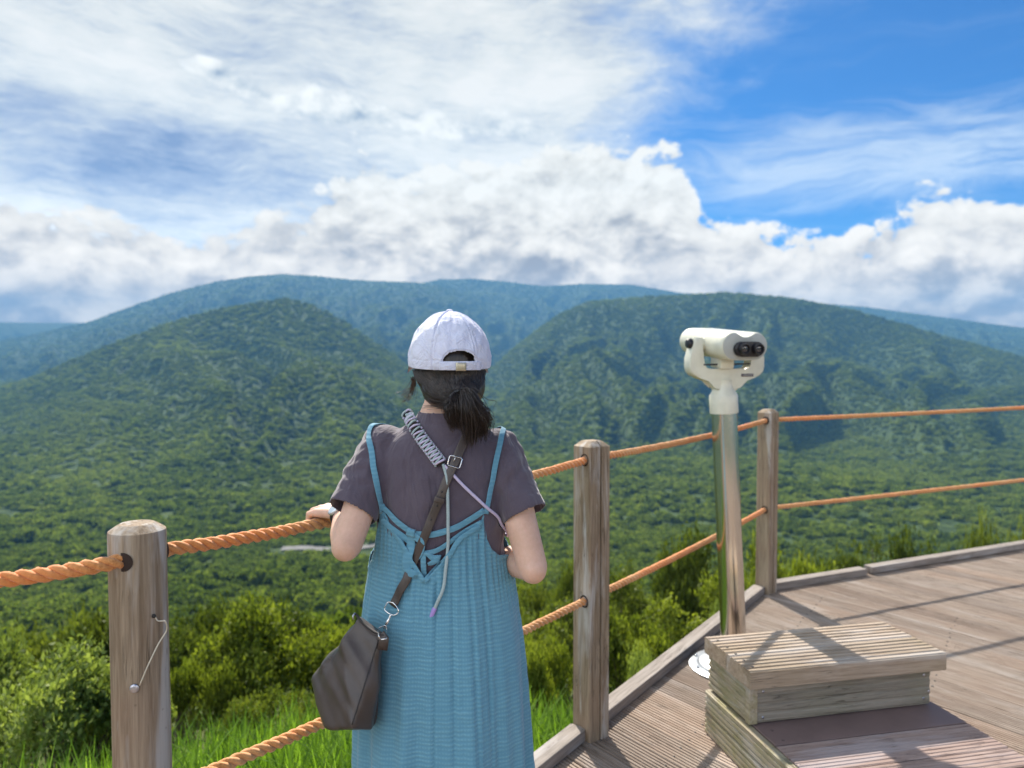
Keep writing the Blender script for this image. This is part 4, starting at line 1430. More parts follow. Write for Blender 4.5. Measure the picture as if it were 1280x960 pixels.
def ribbed(bm, x0, x1, y0, y1, z0, z1, n, axis="x", depth=.004, face="top", rnd_=.5):
    """plank with ribs running along x on its top (or along `axis` on a side face)"""
    lay_ = bm.faces.layers.float.get("rnd") or bm.faces.layers.float.new("rnd")
    if face == "top":
        pr = [(y0, z0), (y0, z1 - depth)]
        for r in range(n):
            a, q = y0 + (y1 - y0) * r / n, (y1 - y0) / n
            pr += [(a + q * .10, z1 - depth), (a + q * .24, z1), (a + q * .76, z1), (a + q * .90, z1 - depth)]
        pr += [(y1, z1 - depth), (y1, z0)]
        A = [bm.verts.new((x0, a, b_)) for a, b_ in pr]; B = [bm.verts.new((x1, a, b_)) for a, b_ in pr]
    elif face == "left":                               # ribs along y on the -x side
        pr = [(x1, z0), (x0 + depth, z0)]
        for r in range(n):
            a, q = z0 + (z1 - z0) * r / n, (z1 - z0) / n
            pr += [(x0 + depth, a + q * .10), (x0, a + q * .24), (x0, a + q * .76), (x0 + depth, a + q * .90)]
        pr += [(x0 + depth, z1), (x1, z1)]
        A = [bm.verts.new((a, y0, b_)) for a, b_ in pr]; B = [bm.verts.new((a, y1, b_)) for a, b_ in pr]
    else:                                              # front (-y) side
        pr = [(y1, z0), (y0 + depth, z0)]
        for r in range(n):
            a, q = z0 + (z1 - z0) * r / n, (z1 - z0) / n
            pr += [(y0 + depth, a + q * .10), (y0, a + q * .24), (y0, a + q * .76), (y0 + depth, a + q * .90)]
        pr += [(y0 + depth, z1), (y1, z1)]
        A = [bm.verts.new((x0, a, b_)) for a, b_ in pr]; B = [bm.verts.new((x1, a, b_)) for a, b_ in pr]
    fs = []
    for i in range(len(pr)):
        j = (i + 1) % len(pr)
        fs.append(bm.faces.new((A[i], A[j], B[j], B[i])))
    fs.append(bm.faces.new(A[::-1])); fs.append(bm.faces.new(B))
    for f in fs: f[lay_] = rnd_


for y0, y1, rv in ((0, .174, .35), (.178, .352, .75)):
    bm = bmesh.new(); ribbed(bm, 0, .815, y0, y1, .325, .390, 6, rnd_=rv); put("tread_board", bm, M["tread"], stp, smooth=False)
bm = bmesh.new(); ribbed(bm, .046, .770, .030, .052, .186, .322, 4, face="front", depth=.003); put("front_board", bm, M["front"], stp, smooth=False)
bm = bmesh.new(); ribbed(bm, .012, .040, .056, .340, .186, .322, 5, face="left", depth=.005); put("side_board", bm, M["side"], stp, smooth=False)
bm = bmesh.new(); ribbed(bm, .745, .768, .056, .340, .186, .322, 5, face="left", depth=.001); put("side_board", bm, M["side"], stp, smooth=False)
bm = bmesh.new(); add_box(bm, (.028, .040, .253), (.034, .030, .138), bevel=.003); o = put("corner_strip", bm, M["side"], stp, smooth=False)
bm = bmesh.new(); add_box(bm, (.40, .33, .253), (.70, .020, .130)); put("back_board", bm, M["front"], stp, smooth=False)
bm = bmesh.new(); add_box(bm, (.415, -.030, .158), (.77, .172, .046), bevel=.002); put("smooth_tread_board", bm, M["smoothtread"], stp, smooth=False)  # plain lower tread, smooth and darker than the ribbed boards
for y0, y1, rv in ((.062, .340, .5), (-.292, -.119, .3), (-.40, -.296, .6)):
    bm = bmesh.new(); ribbed(bm, .030, .800, y0, y1, .135, .180, max(3, int((y1 - y0) / .018)), depth=.0022, rnd_=rv); put("lower_tread_board", bm, M["redtread"], stp, smooth=False)
for z0, z1 in ((.004, .086), (.090, .176)):
    bm = bmesh.new(); ribbed(bm, .000, .026, -.40, .345, z0, z1, 4, face="left", depth=.005); put("lower_side_board", bm, M["side"], stp, smooth=False)
bm = bmesh.new(); add_box(bm, (.42, -.385, .068), (.74, .022, .128)); put("lower_front_board", bm, M["front"], stp, smooth=False)
bm = bmesh.new(); add_box(bm, (.787, -.03, .068), (.022, .68, .128)); put("lower_side_board", bm, M["front"], stp, smooth=False)
for (x, y, z, nrm) in [(.03, yy, .390, (0, 0, 1)) for yy in (.04, .10, .16, .225, .30)] + [(x, .0295, z, (0, -1, 0)) for x, z in ((.068, .300), (.068, .205), (.742, .300), (.742, .210), (.765, .235))] + [(.075, yy, .180, (0, 0, 1)) for yy in (-.02, -.09)]:
    bm = bmesh.new(); add_lathe(bm, [(.0005, -.001), (.0052, -.001), (.0052, .0012), (.0005, .0008)], (x, y, z), nrm, 12); put("screw", bm, M["screw"] if nrm[2] else M["zinc"], stp)
# ------------------------------------------------------------------ terrain
def px_az(px): return np.arctan((np.asarray(px, float) - CX) / F_PX)


def prof(pts):
    """crest line measured as (px, py) -> azimuths, tan(elevation)"""
    p = np.array(pts, float); az = px_az(p[:, 0])
    return az, (449.0 - p[:, 1]) / F_PX * np.cos(az)


LAYERS = [
    # crest, distance, front width, back width, foot height, exponent
    (prof([(-500, 403), (0, 403), (60, 404), (110, 404), (200, 404), (400, 420), (700, 470)]), 5600, 2200, 2500, -110, 1.0),
    (prof([(-700, 520), (-300, 465), (-100, 440), (0, 424), (60, 411), (100, 402), (150, 384), (200, 367), (260, 352), (310, 345), (345, 343), (380, 345), (430, 350), (470, 352), (510, 353), (560, 362), (620, 390), (700, 440)]), 4300, 3000, 2500, -110, 1.15),
    (prof([(380, 500), (430, 440), (465, 408), (505, 372), (540, 354), (560, 350), (600, 349), (640, 352), (690, 358), (740, 355), (800, 356), (860, 366), (940, 372), (1000, 377), (1090, 383), (1180, 395), (1280, 408), (1500, 430)]), 4900, 2600, 2500, -110, 1.1),
    (prof([(-700, 640), (-400, 590), (-200, 548), (-60, 512), (0, 491), (60, 470), (110, 448), (170, 424), (230, 402), (290, 386), (340, 377), (372, 374), (400, 381), (430, 396), (460, 415), (500, 444), (540, 475), (580, 505), (640, 540)]), 1750, 1180, 1400, -118, 1.05),
    (prof([(520, 560), (560, 515), (600, 475), (640, 438), (670, 414), (700, 393), (735, 377), (790, 372), (850, 369), (905, 366), (950, 369), (1000, 375), (1060, 386), (1110, 400), (1180, 420), (1280, 447), (1500, 500), (1800, 560)]), 2200, 1620, 1800, -118, 1.2),
    (prof([(420, 690), (560, 640), (680, 612), (740, 606), (790, 622), (840, 652), (880, 690), (940, 740)]), 560, 260, 240, -112, 1.0),
]


def ground_z(x, y):
    x = np.asarray(x, float); y = np.asarray(y, float)
    r = np.hypot(x, y); az = np.arctan2(x, y)
    near = np.interp(r, [0, 2.6, 3.4, 6, 9, 20, 60, 150, 300, 450, 700, 1000, 3000, 16000],
                     [-.55, -.55, -.50, -1.60, -2.85, -7.2, -21.5, -52, -79, -92, -102, -112, -125, -125])
    und = fbm(x / 70, y / 70, 3, 3) * 5 * np.clip((r - 40) / 120, 0, 1) + fbm(x / 330, y / 330, 3, 8) * 12 * np.clip((r - 250) / 400, 0, 1)
    bumps = fbm(x / 2.3, y / 2.3, 3, 31) * .16 * np.clip((r - 2.8) / 2, 0, 1)
    z = near + und + bumps
    zz = np.maximum(z, -160)
    for k, ((paz, te), Rc, Wf, Wb, foot, ex) in enumerate(LAYERS):
        a = az + .012 * np.sin(r / 410 + k)
        crest = 1.5 + Rc * np.interp(a, paz, te)
        t = np.where(r < Rc, (Rc - r) / Wf, (r - Rc) / Wb)
        s = np.clip(1 - t, 0, 1)
        s = s ** ex
        # spurs and gullies that run down the slope
        w = np.clip(np.abs(t) * 4.5, 0, 1) * np.clip((1 - t) * 3, 0, 1)
        u = a * Rc
        wr = fbm(u / 300, r / 500, 2, 50 + k) * 140
        rid = fbm((u + wr) / (230 - 20 * (k > 3)), r / 1100, 3, 60 + k, True)
        rid2 = fbm(x / 420, y / 420, 3, 70 + k, True)
        h = crest - foot
        zl = foot + h * s + ((rid - .85) * (.32 if k == 4 else .235) + (rid2 - .85) * .07) * np.clip(h, 0, 420) * w
        zl = np.where((t > 1) | (h < 0), -200, zl)
        d = zl - zz
        kk = 18.0
        zz = np.where(np.abs(d) < kk, zz + np.maximum(d, 0) + (kk - np.abs(d)) ** 2 / (4 * kk) * (zl > -150), np.maximum(zz, zl))
    return zz


azs = np.concatenate([np.linspace(-np.pi, -R(60), 46)[:-1], np.linspace(-R(60), R(60), 940), np.linspace(R(60), np.pi, 46)[1:]])
rs = np.concatenate([[0.0], np.geomspace(1.2, 900, 210), np.linspace(900, 5600, 330)[1:], np.geomspace(5600, 6900, 12)[1:]])
A, RR = np.meshgrid(azs, rs, indexing="ij")
X, Y = RR * np.sin(A), RR * np.cos(A)
Z = ground_z(X, Y)
na, nr = A.shape
ii, jj = np.meshgrid(np.arange(na - 1), np.arange(nr - 1), indexing="ij")
fq = np.stack([ii * nr + jj, ii * nr + jj + 1, (ii + 1) * nr + jj + 1, (ii + 1) * nr + jj], -1).reshape(-1, 4)
me = mesh_np("hillside", np.stack([X, Y, Z], -1).reshape(-1, 3), [fq])
m, g, b = material("forest_floor")
co = g.coord("Object")
n1 = g.noise(co, .055, 5, .65); n2 = g.noise(co, .006, 4, .6); v1 = g.voro(g.vm("ADD", co, g.vm("SCALE", g.noise(co, .05, 3, color=True), sc=9)), .085)
c = g.mix(g.mr(n1, .3, .7), (.040, .066, .018), (.080, .115, .032))
c = g.mix(g.mul(g.mr(n2, .45, .65), .4), c, (.055, .085, .026))
c = g.mix(g.mul(g.mr(v1, .2, .75), .6), c, (.020, .040, .014))
geo = g.new("ShaderNodeNewGeometry")
dist = g.vm("LENGTH", co); ln = g.new("ShaderNodeVectorMath", operation="LENGTH"); g.put(ln.inputs[0], co)
c = g.mix(g.mr(ln.outputs["Value"], 6, 30), g.mix(g.mr(g.noise(co, 3, 4), .3, .7), (.060, .075, .022), (.10, .11, .04)), c)
bset(g, b, color=c, rough=.95, spec=.1, normal=g.bump(g.sub(n1, v1), .9, 5.0))
terrain = put("hillside", me, m); tag(terrain, kind="structure")

# a strip of road and its gravel edge down in the valley
def ground_strip(name, p_list, width, mat, lift):
    bm = bmesh.new(); rows = []
    for k, p in enumerate(p_list):
        t = (p_list[min(k + 1, len(p_list) - 1)] - p_list[max(k - 1, 0)]).normalized(); s = Vector((-t.y, t.x, 0))
        z = max(float(ground_z(p.x + s.x * q, p.y + s.y * q)) for q in (-width, 0, width)) + lift
        rows.append([bm.verts.new((p.x + s.x * width * q, p.y + s.y * width * q, z)) for q in (-.5, -.25, .25, .5)])
    for a, b_ in zip(rows[:-1], rows[1:]):
        for i in range(3): bm.faces.new((a[i], a[i + 1], b_[i + 1], b_[i]))
    return put(name, bm, mat)


M["road"] = simple("road_asphalt", (.13, .128, .125), .9, var=.15, vscale=.3)
d1, d2 = ray(352, 684), ray(492, 687)
road_pts = [Vector((d1.x, d1.y, 0)).normalized() * 352, Vector((d2.x, d2.y, 0)).normalized() * 346]
road_line = [road_pts[0].lerp(road_pts[1], k / 24) for k in range(25)]
tag(ground_strip("road", road_line, 7, M["road"], .3), kind="structure")


# ------------------------------------------------------------------ foliage
def foliage_material(name, dark, mid, light, nscale, trans=.35, rnd_amt=.5, spec=.15):
    m, g, b = material(name)
    geo = g.new("ShaderNodeNewGeometry"); oi = g.new("ShaderNodeObjectInfo")
    n = g.noise(geo.outputs["Position"], nscale, 3, .6)
    attr = g.new("ShaderNodeAttribute", attribute_name="leaf")
    f = g.add(g.add(g.mul(n, .9), g.mul(g.sub(oi.outputs["Random"], .5), rnd_amt)), g.mul(g.sub(attr.outputs["Fac"], .5), .55))
    c = g.ramp(f, [(.22, dark), (.48, mid), (.80, light)])
    if name == "forest_leaves":                          # paler grassy stands, with sunlit clearings among cloud shadows put into leaf colour
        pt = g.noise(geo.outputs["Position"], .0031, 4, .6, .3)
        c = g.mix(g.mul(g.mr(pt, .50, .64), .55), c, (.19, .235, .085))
    bset(g, b, color=c, rough=.6, spec=spec)
    tr = g.new("ShaderNodeBsdfTranslucent"); g.put(tr.inputs[0], g.mix(1.0, c, (1.15, 1.2, .45), "MULTIPLY"))
    mx = g.new("ShaderNodeMixShader"); mx.inputs[0].default_value = trans
    g.l.new(b.outputs[0], mx.inputs[1]); g.l.new(tr.outputs[0], mx.inputs[2])
    g.l.new(mx.outputs[0], g.n["Material Output"].inputs[0])
    return m


M["forest"] = foliage_material("forest_leaves", (.062, .092, .022), (.135, .185, .040), (.225, .265, .062), .0045, .60, .45, .03)  # broad tone patches also stand in for cloud shadow on the slopes
M["shrub"] = foliage_material("shrub_leaves", (.075, .105, .018), (.18, .225, .034), (.31, .35, .065), 1.4, .42, .2)
M["paleshrub"] = foliage_material("pale_shrub_leaves", (.13, .175, .05), (.225, .285, .085), (.34, .40, .14), 1.6, .40, .2)
M["darkshrub"] = foliage_material("dark_shrub_leaves", (.055, .080, .016), (.115, .150, .028), (.20, .24, .048), 1.4, .35, .3)
M["grass"] = foliage_material("grass_blades", (.085, .16, .022), (.15, .27, .035), (.24, .38, .065), 2.2, .5, .0)
M["bark"] = simple("bark", (.10, .075, .055), .9, bump=(30, .6, .02), var=.3, vscale=12)


def leaf_quads(P, D, size, aspect, rg):
    """diamond leaves at P pointing along D -> verts, quads"""
    n = len(P)
    D = D / (np.linalg.norm(D, axis=1)[:, None] + 1e-9)
    S = np.cross(D, rg.normal(size=(n, 3))); S /= np.linalg.norm(S, axis=1)[:, None] + 1e-9
    Nn = np.cross(D, S)
    L = (size * (0.65 + .7 * rg.random(n)))[:, None]; Wd = L * aspect
    a = P - D * L * .5; t = P + D * L * .5
    m_ = P - D * L * .05 + Nn * L * .10
    V = np.stack([a, m_ + S * Wd * .5, t, m_ - S * Wd * .5], 1).reshape(-1, 3)
    return V, np.arange(4 * n).reshape(-1, 4)


def crown_points(rg, lobes, n_cl, per, spread):
    """clusters on the outer shells of the lobes, leaves round each cluster"""
    C, O = [], []
    wts = np.array([l[1][0] * l[1][2] for l in lobes]); wts = wts / wts.sum()
    for k in range(n_cl):
        c, r = lobes[rg.choice(len(lobes), p=wts)]
        d = rg.normal(size=3); d /= np.linalg.norm(d)
        if d[2] < -.35: d[2] *= -.6
        s = .62 + .42 * rg.random() ** .7
        C.append(np.array(c) + d * np.array(r) * s); O.append(d)
    C, O = np.array(C), np.array(O)
    P = np.repeat(C, per, 0) + rg.normal(size=(n_cl * per, 3)) * spread
    D = np.repeat(O, per, 0) * .9 + rg.normal(size=(n_cl * per, 3)) * .8 + np.array([0, 0, .35])
    return P, D, np.repeat(rg.random(n_cl), per)


def shrub_meshes(seed, kind):
    rg = np.random.default_rng(seed)
    lobes = []
    if kind == "round":
        for k in range(15):
            a = rg.random() * 2 * np.pi; q = .68 * rg.random() ** .5; h = .35 + .72 * (1 - q ** 1.6) * (.45 + .55 * rg.random())
            s = .20 + .15 * rg.random(); lobes.append(((q * np.cos(a), q * np.sin(a), h), (s, s, s * .95)))
        n_cl, per, sp, ls, asp = 620, 15, .052, .062, .52
    elif kind == "tall":
        for k in range(14):
            a = rg.random() * 2 * np.pi; h = .30 + 1.15 * rg.random(); q = .50 * (1 - h / 2.0) * rg.random() ** .5 + .05
            s = .17 + .15 * rg.random(); lobes.append(((q * np.cos(a), q * np.sin(a), h), (s, s, s * 1.25)))
        n_cl, per, sp, ls, asp = 620, 14, .055, .066, .48
    elif kind == "cone":
        for k in range(20):
            h = .22 + 1.45 * k / 20; q = .40 * (1 - h / 1.8)
            for j in range(3 if k < 14 else 1):
                a = rg.random() * 2 * np.pi; s = .10 + .20 * (1 - h / 1.8); lobes.append(((q * np.cos(a), q * np.sin(a), h), (s, s, s * .8)))
        n_cl, per, sp, ls, asp = 700, 14, .040, .050, .38
    else:                                                # spreading
        for k in range(18):
            a = rg.random() * 2 * np.pi; q = 1.0 * rg.random() ** .5; h = .25 + .42 * (1 - q * .5) * rg.random() + .08
            s = .20 + .14 * rg.random(); lobes.append(((q * np.cos(a), q * np.sin(a), h), (s * 1.1, s * 1.1, s * .8)))
        n_cl, per, sp, ls, asp = 720, 14, .050, .060, .5
    P, D, cl = crown_points(rg, lobes, n_cl, per, sp)
    # long shoots sticking out of the outline
    sh = []
    for k in range(24):
        c, r = lobes[rg.integers(len(lobes))]; d = rg.normal(size=3); d[2] = abs(d[2]) + .5; d /= np.linalg.norm(d)
        for q in range(9):
            sh.append(np.array(c) + d * np.array(r) * (.9 + .045 * q) + rg.normal(size=3) * .012)
    sh = np.array(sh)
    V, Fq = leaf_quads(np.concatenate([P, sh]), np.concatenate([D, rg.normal(size=sh.shape) + [0, 0, .6]]), ls, asp, rg)
    me = mesh_np("crown", V, [Fq])
    a = me.attributes.new("leaf", "FLOAT", "FACE")
    lv = np.concatenate([cl * .6 + .4 * rg.random(len(cl)), .5 + .5 * rg.random(len(sh))])
    a.data.foreach_set("value", lv.astype(np.float32))
    bm = bmesh.new()
    for c, r in lobes:
        c = Vector(c); b0 = Vector((c.x * .12, c.y * .12, -.25)); md = b0.lerp(c, .5) + Vector((c.x * -.12, c.y * -.12, .05))
        add_tube(bm, catmull([b0, md, c + Vector((0, 0, r[2] * .3))], 7), [.030, .026, .022, .018, .014, .010, .006], 6)
    tm = bpy.data.meshes.new("stems"); bmesh.ops.recalc_face_normals(bm, faces=bm.faces); bm.to_mesh(tm); bm.free()
    return me, tm


PROTO = {k: [shrub_meshes(s, k) for s in ss] for k, ss in {"round": (11, 12), "tall": (21, 22), "cone": (31,), "wide": (41, 42)}.items()}
first = {}


def shrub(px, Y, top_py, rad_px, kind, mat, label, group=None, variant=0, squash=1.0, name="shrub", cat="shrub"):
    p = at(px, 480, Y); gz = float(ground_z(p.x, p.y))
    top = at(px, top_py, Y).z
    natural = {"round": 1.07, "tall": 1.72, "cone": 1.72, "wide": .74}[kind]
    base_r = {"round": .92, "tall": .62, "cone": .55, "wide": 1.22}[kind]
    sr = rad_px / F_PX * Y / base_r; sz = max(.35, (top - gz) / natural)
    key = (kind, variant, mat)
    if key in first:
        o = copy_tree(first[key])
    else:
        cm, tm = PROTO[kind][variant % len(PROTO[kind])]
        o = thing(name, "", cat)
        put("crown", cm.copy(), M[mat], o, smooth=False); put("stem", tm.copy(), M["bark"], o)
        first[key] = o
    o.name = name
    o.location = (p.x, p.y, gz); o.rotation_euler = (0, 0, random.random() * 6.28); o.scale = (sr, sr, sz)
    for k in ("label", "category", "group"):
        if k in o: del o[k]
    tag(o, label, cat, group)
    return o


GS = "shrubs on the slope beyond the fence"
shrub(66, 4.7, 838, 118, "round", "paleshrub", "pale leafy shrub in the lower left corner, left of the round post", GS, 0)
shrub(-60, 5.6, 822, 110, "round", "paleshrub", "pale shrub cut by the picture's left border, behind the corner shrub", GS, 1)
shrub(140, 5.4, 868, 70, "wide", "paleshrub", "low pale shrub directly behind the round post", GS, 1)
shrub(322, 7.4, 772, 98, "round", "shrub", "biggest rounded yellow-green shrub, between the round post and the brown bag", GS, 0)
shrub(418, 8.0, 786, 74, "round", "shrub", "yellow-green shrub half hidden behind the brown bag", GS, 1)
shrub(248, 6.6, 850, 60, "wide", "shrub", "low yellow-green shrub at the left foot of the biggest rounded shrub", GS, 0)
shrub(345, 5.6, 880, 80, "wide", "darkshrub", "dark low bush under the biggest rounded shrub, above the bright grass", GS, 1)
shrub(40, 10.5, 800, 130, "wide", "darkshrub", "dark green thicket seen above the pale corner shrub", GS, 0)
shrub(-70, 12, 794, 120, "wide", "darkshrub", "dark green thicket at the picture's left border", GS, 1)
shrub(180, 12, 796, 90, "wide", "darkshrub", "dark green thicket right behind the round post's middle", GS, 1)
shrub(215, 9.5, 806, 58, "round", "darkshrub", "dark round bush just right of the round post's wire", GS, 0)
shrub(500, 9.0, 790, 90, "wide", "darkshrub", "dark bush hidden mostly behind the woman's dress", GS, 0)
shrub(690, 8.2, 764, 72, "round", "darkshrub", "dark round bush behind the square post, right of the woman's dress", GS, 1)
shrub(668, 6.0, 818, 52, "wide", "shrub", "low yellow-green bush between the woman's dress and the square post", GS, 1)
shrub(790, 6.7, 775, 62, "round", "shrub", "bright yellow-green bush just right of the square post, above the kerb", GS, 1)
shrub(845, 7.6, 742, 62, "tall", "shrub", "tall yellow-green bush left of the steel pole", GS, 0)
shrub(815, 5.2, 838, 40, "wide", "paleshrub", "small pale bush touching the kerb right of the square post", GS, 0)
shrub(782, 9.8, 706, 52, "tall", "darkshrub", "dark upright bush behind the lower rope, right of the square post", GS, 0)
shrub(868, 10.6, 694, 62, "round", "darkshrub", "dark green bush behind the steel pole's left side", GS, 0)
shrub(905, 8.4, 722, 46, "tall", "shrub", "yellow-green bush showing between the steel pole and the farthest post", GS, 1)
shrub(952, 10.0, 690, 50, "round", "shrub", "yellow-green bush behind the farthest post", GS, 0)
shrub(1000, 11.0, 705, 56, "round", "shrub", "yellow-green bush just right of the farthest post", GS, 1)
shrub(1044, 12.5, 699, 54, "round", "darkshrub", "dark round bush right of the farthest post, left of the pointed tree", GS, 1)
shrub(1093, 13.0, 671, 40, "cone", "darkshrub", "pointed dark green tree rising above the far kerb", "trees beyond the far kerb", 0, name="tree", cat="tree")
shrub(1140, 13.5, 703, 54, "round", "darkshrub", "dark round bush right of the pointed tree", GS, 0)
shrub(1196, 14.5, 703, 50, "round", "darkshrub", "dark rounded bush above the far kerb, well right of the pointed tree", GS, 1)
shrub(1250, 15.0, 697, 54, "wide", "darkshrub", "low dark bush above the far kerb near the picture's right border", GS, 0)
shrub(1320, 15.0, 689, 60, "round", "darkshrub", "dark round bush at the picture's right border", GS, 1)
shrub(745, 11.5, 722, 60, "wide", "darkshrub", "low dark bush behind the square post's middle", GS, 1)
shrub(925, 6.6, 770, 40, "wide", "paleshrub", "small pale bush behind the kerb, right of the steel pole", GS, 0)
shrub(700, 13.0, 748, 80, "wide", "darkshrub", "farthest dark bush between the woman and the square post", GS, 0)
shrub(560, 12.0, 770, 120, "wide", "darkshrub", "dark thicket hidden behind the woman", GS, 1)
shrub(320, 13.5, 770, 110, "wide", "darkshrub", "dark thicket behind the biggest rounded shrub", GS, 0)

# ---- grass beyond the kerb
rg = np.random.default_rng(5)
Vs, Fs, lv = [], [], []
nb = 26000
u = rg.random(nb) * 7.2 - 2.6; dn = .10 + 3.2 * rg.random(nb) ** 1.5
rdx = (P2 - P0).normalized()
bx = P0.x + rdx.x * u - rdx.y * dn; by = P0.y + rdx.y * u + rdx.x * dn
keep = (by > .8)
far = (bx - P2.x) * RIGHT_D.x + (by - P2.y) * RIGHT_D.y > -.2
side_ = (bx - P2.x) * (-RIGHT_D.y) + (by - P2.y) * RIGHT_D.x
keep &= ~(far & (side_ < .1))
keep &= ~(((bx - P0.x) * LEFT_D.y - (by - P0.y) * LEFT_D.x) < .08) | (u > .05)
bx, by = bx[keep], by[keep]; nb = len(bx)
bz = ground_z(bx, by)
tuft = .5 + .5 * fbm(bx * 2.2, by * 2.2, 2, 90)
Hh = (.22 + .34 * rg.random(nb)) * (.55 + .75 * tuft)
ang = rg.random(nb) * 2 * np.pi; lean = .15 + .55 * rg.random(nb) ** 1.5
w = .0035 + .0045 * rg.random(nb)
dx, dy = np.cos(ang), np.sin(ang)
rows = []
for k, (f, wd) in enumerate(((0, 1.0), (.35, .95), (.7, .7), (1.0, .08))):
    cx = bx + dx * Hh * lean * f ** 2; cy = by + dy * Hh * lean * f ** 2; cz = bz - .03 + Hh * f * (1 - .35 * lean * f)
    rows.append(np.stack([cx - dy * w * wd, cy + dx * w * wd, cz], -1)); rows.append(np.stack([cx + dy * w * wd, cy - dx * w * wd, cz], -1))
V = np.stack(rows, 1).reshape(-1, 3)
base = (np.arange(nb) * 8)[:, None]
Fq = np.concatenate([base + np.array([[0, 1, 3, 2]]), base + np.array([[2, 3, 5, 4]]), base + np.array([[4, 5, 7, 6]])])
me = mesh_np("grass", V, [Fq])
a = me.attributes.new("leaf", "FLOAT", "FACE"); q = rg.random(nb); a.data.foreach_set("value", np.concatenate([q, q, q]).astype(np.float32))
tag(put("grass", me, M["grass"], smooth=False), "bright green grass growing along the outer edge of the deck", "grass", kind="stuff")

# ------------------------------------------------------------------ the forest: one mass of crowns over valley and mountains
rg = np.random.default_rng(17)
protoV, protoF, protoId, leafv, off = [], [], [], [], 0
NPROTO = 5
for k in range(NPROTO):
    lobes = []
    for j in range(9):
        a = rg.random() * 2 * np.pi; q = .62 * rg.random() ** .5; s = .30 + .22 * rg.random()
        lobes.append(((q * np.cos(a), q * np.sin(a), .55 + .5 * (1 - q) * rg.random() + .12), (s, s, s * .85)))
    for j in range(3): lobes.append(((.25 * rg.normal(), .25 * rg.normal(), .2), (.4, .4, .35)))
    P, D, cl = crown_points(rg, lobes, 70, 6, .085)
    V, Fq = leaf_quads(P, D, .25, .75, rg)
    protoV.append(V); protoF.append(Fq + off); protoId += [k + 1] * len(V); leafv.append(np.repeat(cl * .5 + .5 * rg.random(len(cl)), 1)); off += len(V)
    bm = bmesh.new(); bmesh.ops.create_icosphere(bm, subdivisions=2, radius=1.0)
    cv = np.array([v.co[:] for v in bm.verts]); cf = np.array([[v.index for v in f.verts] for f in bm.faces]); bm.free()
    nz = np.array([mnoise.noise(Vector(v) * 2.3 + Vector((k * 9, 0, 0))) for v in cv])
    cv = cv * (np.array([.66, .66, .52]) * (1 + .45 * nz[:, None])) + np.array([0, 0, .46])
    cf4 = np.concatenate([cf, cf[:, :1]], 1)
    protoV.append(cv); protoF.append(None); protoId += [k + 1] * len(cv)
    protoF[-1] = cf + off; leafv.append(np.full(len(cf), .30)); off += len(cv)
# where the crowns stand
def scatter(n, r0, r1, a0=-R(57), a1=R(57)):
    r = np.sqrt(r0 ** 2 + (r1 ** 2 - r0 ** 2) * rg.random(n)); a = a0 + (a1 - a0) * rg.random(n)
    return r, a
bands = [(11700, 24, 420, 2.2, 3.6), (44000, 420, 1500, 3.4, 5.4), (96000, 1500, 3000, 5.0, 7.5), (52000, 3000, 5200, 8, 12.0)]
PR, PA, PS = [], [], []
for n, r0, r1, s0, s1 in bands:
    r, a = scatter(n, r0, r1); PR.append(r); PA.append(a); PS.append(s0 + (s1 - s0) * rg.random(n) ** 1.4 * 1.15 - .25 * s0 * (rg.random(n) < .3))
PR, PA, PS = map(np.concatenate, (PR, PA, PS))
px_, py_ = PR * np.sin(PA), PR * np.cos(PA)
pz_ = ground_z(px_, py_)
# keep what a viewer on the deck could see
el = (Z - 1.5) / np.maximum(RR, 1e-3); el = np.maximum.accumulate(el, axis=1)
ia = np.clip(np.searchsorted(azs, PA), 0, na - 1); ir = np.clip(np.searchsorted(rs, PR * .985) - 1, 0, nr - 1)
vis = (pz_ + PS * 2.2 + 6 - 1.5) / PR > el[ia, ir]
# the road stays open, and so does the near slope where the shrubs stand
rp0, rp1 = road_pts
rd = (rp1 - rp0).normalized(); tpar = (px_ - rp0.x) * rd.x + (py_ - rp0.y) * rd.y; tper = (px_ - rp0.x) * -rd.y + (py_ - rp0.y) * rd.x
vis &= ~((tpar > -6) & (tpar < (rp1 - rp0).length + 4) & (tper > -15) & (tper < 5.5))
vis &= ~((PR < 60) & (fbm(px_ / 9, py_ / 9, 2, 44) < -.12))
px_, py_, pz_, PS, PR = px_[vis], py_[vis], pz_[vis], PS[vis], PR[vis]
np_ = len(px_)
PS = PS * np.interp(PR, [24, 60, 200], [.42, .62, 1.0])
lump = 1 + .35 * fbm(px_ / 60, py_ / 60, 2, 77)
Vall = np.concatenate(protoV + [np.stack([px_, py_, pz_ - .25 * PS], -1)])
quads = [f for f in protoF if f.shape[1] == 4]; tris = [f for f in protoF if f.shape[1] == 3]
lq = [l for f, l in zip(protoF, leafv) if f.shape[1] == 4]; lt = [l for f, l in zip(protoF, leafv) if f.shape[1] == 3]
me = mesh_np("forest", Vall, quads + tris)
nv = len(Vall)
def pattr(nm, typ, vals, key="value"):
    a = me.attributes.new(nm, typ, "POINT"); a.data.foreach_set(key, np.asarray(vals).ravel())
pattr("proto", "INT", np.concatenate([np.array(protoId), np.zeros(np_)]).astype(np.int32))
pattr("pick", "INT", np.concatenate([np.zeros(off), rg.integers(0, NPROTO, np_)]).astype(np.int32))
sc = np.zeros((nv, 3), np.float32); sc[off:] = np.stack([PS, PS, PS * (.85 + .4 * rg.random(np_)) * lump * np.interp(PR, [60, 200, 700, 1500, 3000, 5000], [1, .85, .68, .54, .42, .34])], -1)
rt = np.zeros((nv, 3), np.float32); rt[off:, 2] = rg.random(np_) * 6.28
pattr("scl", "FLOAT_VECTOR", sc, "vector"); pattr("rot", "FLOAT_VECTOR", rt, "vector")
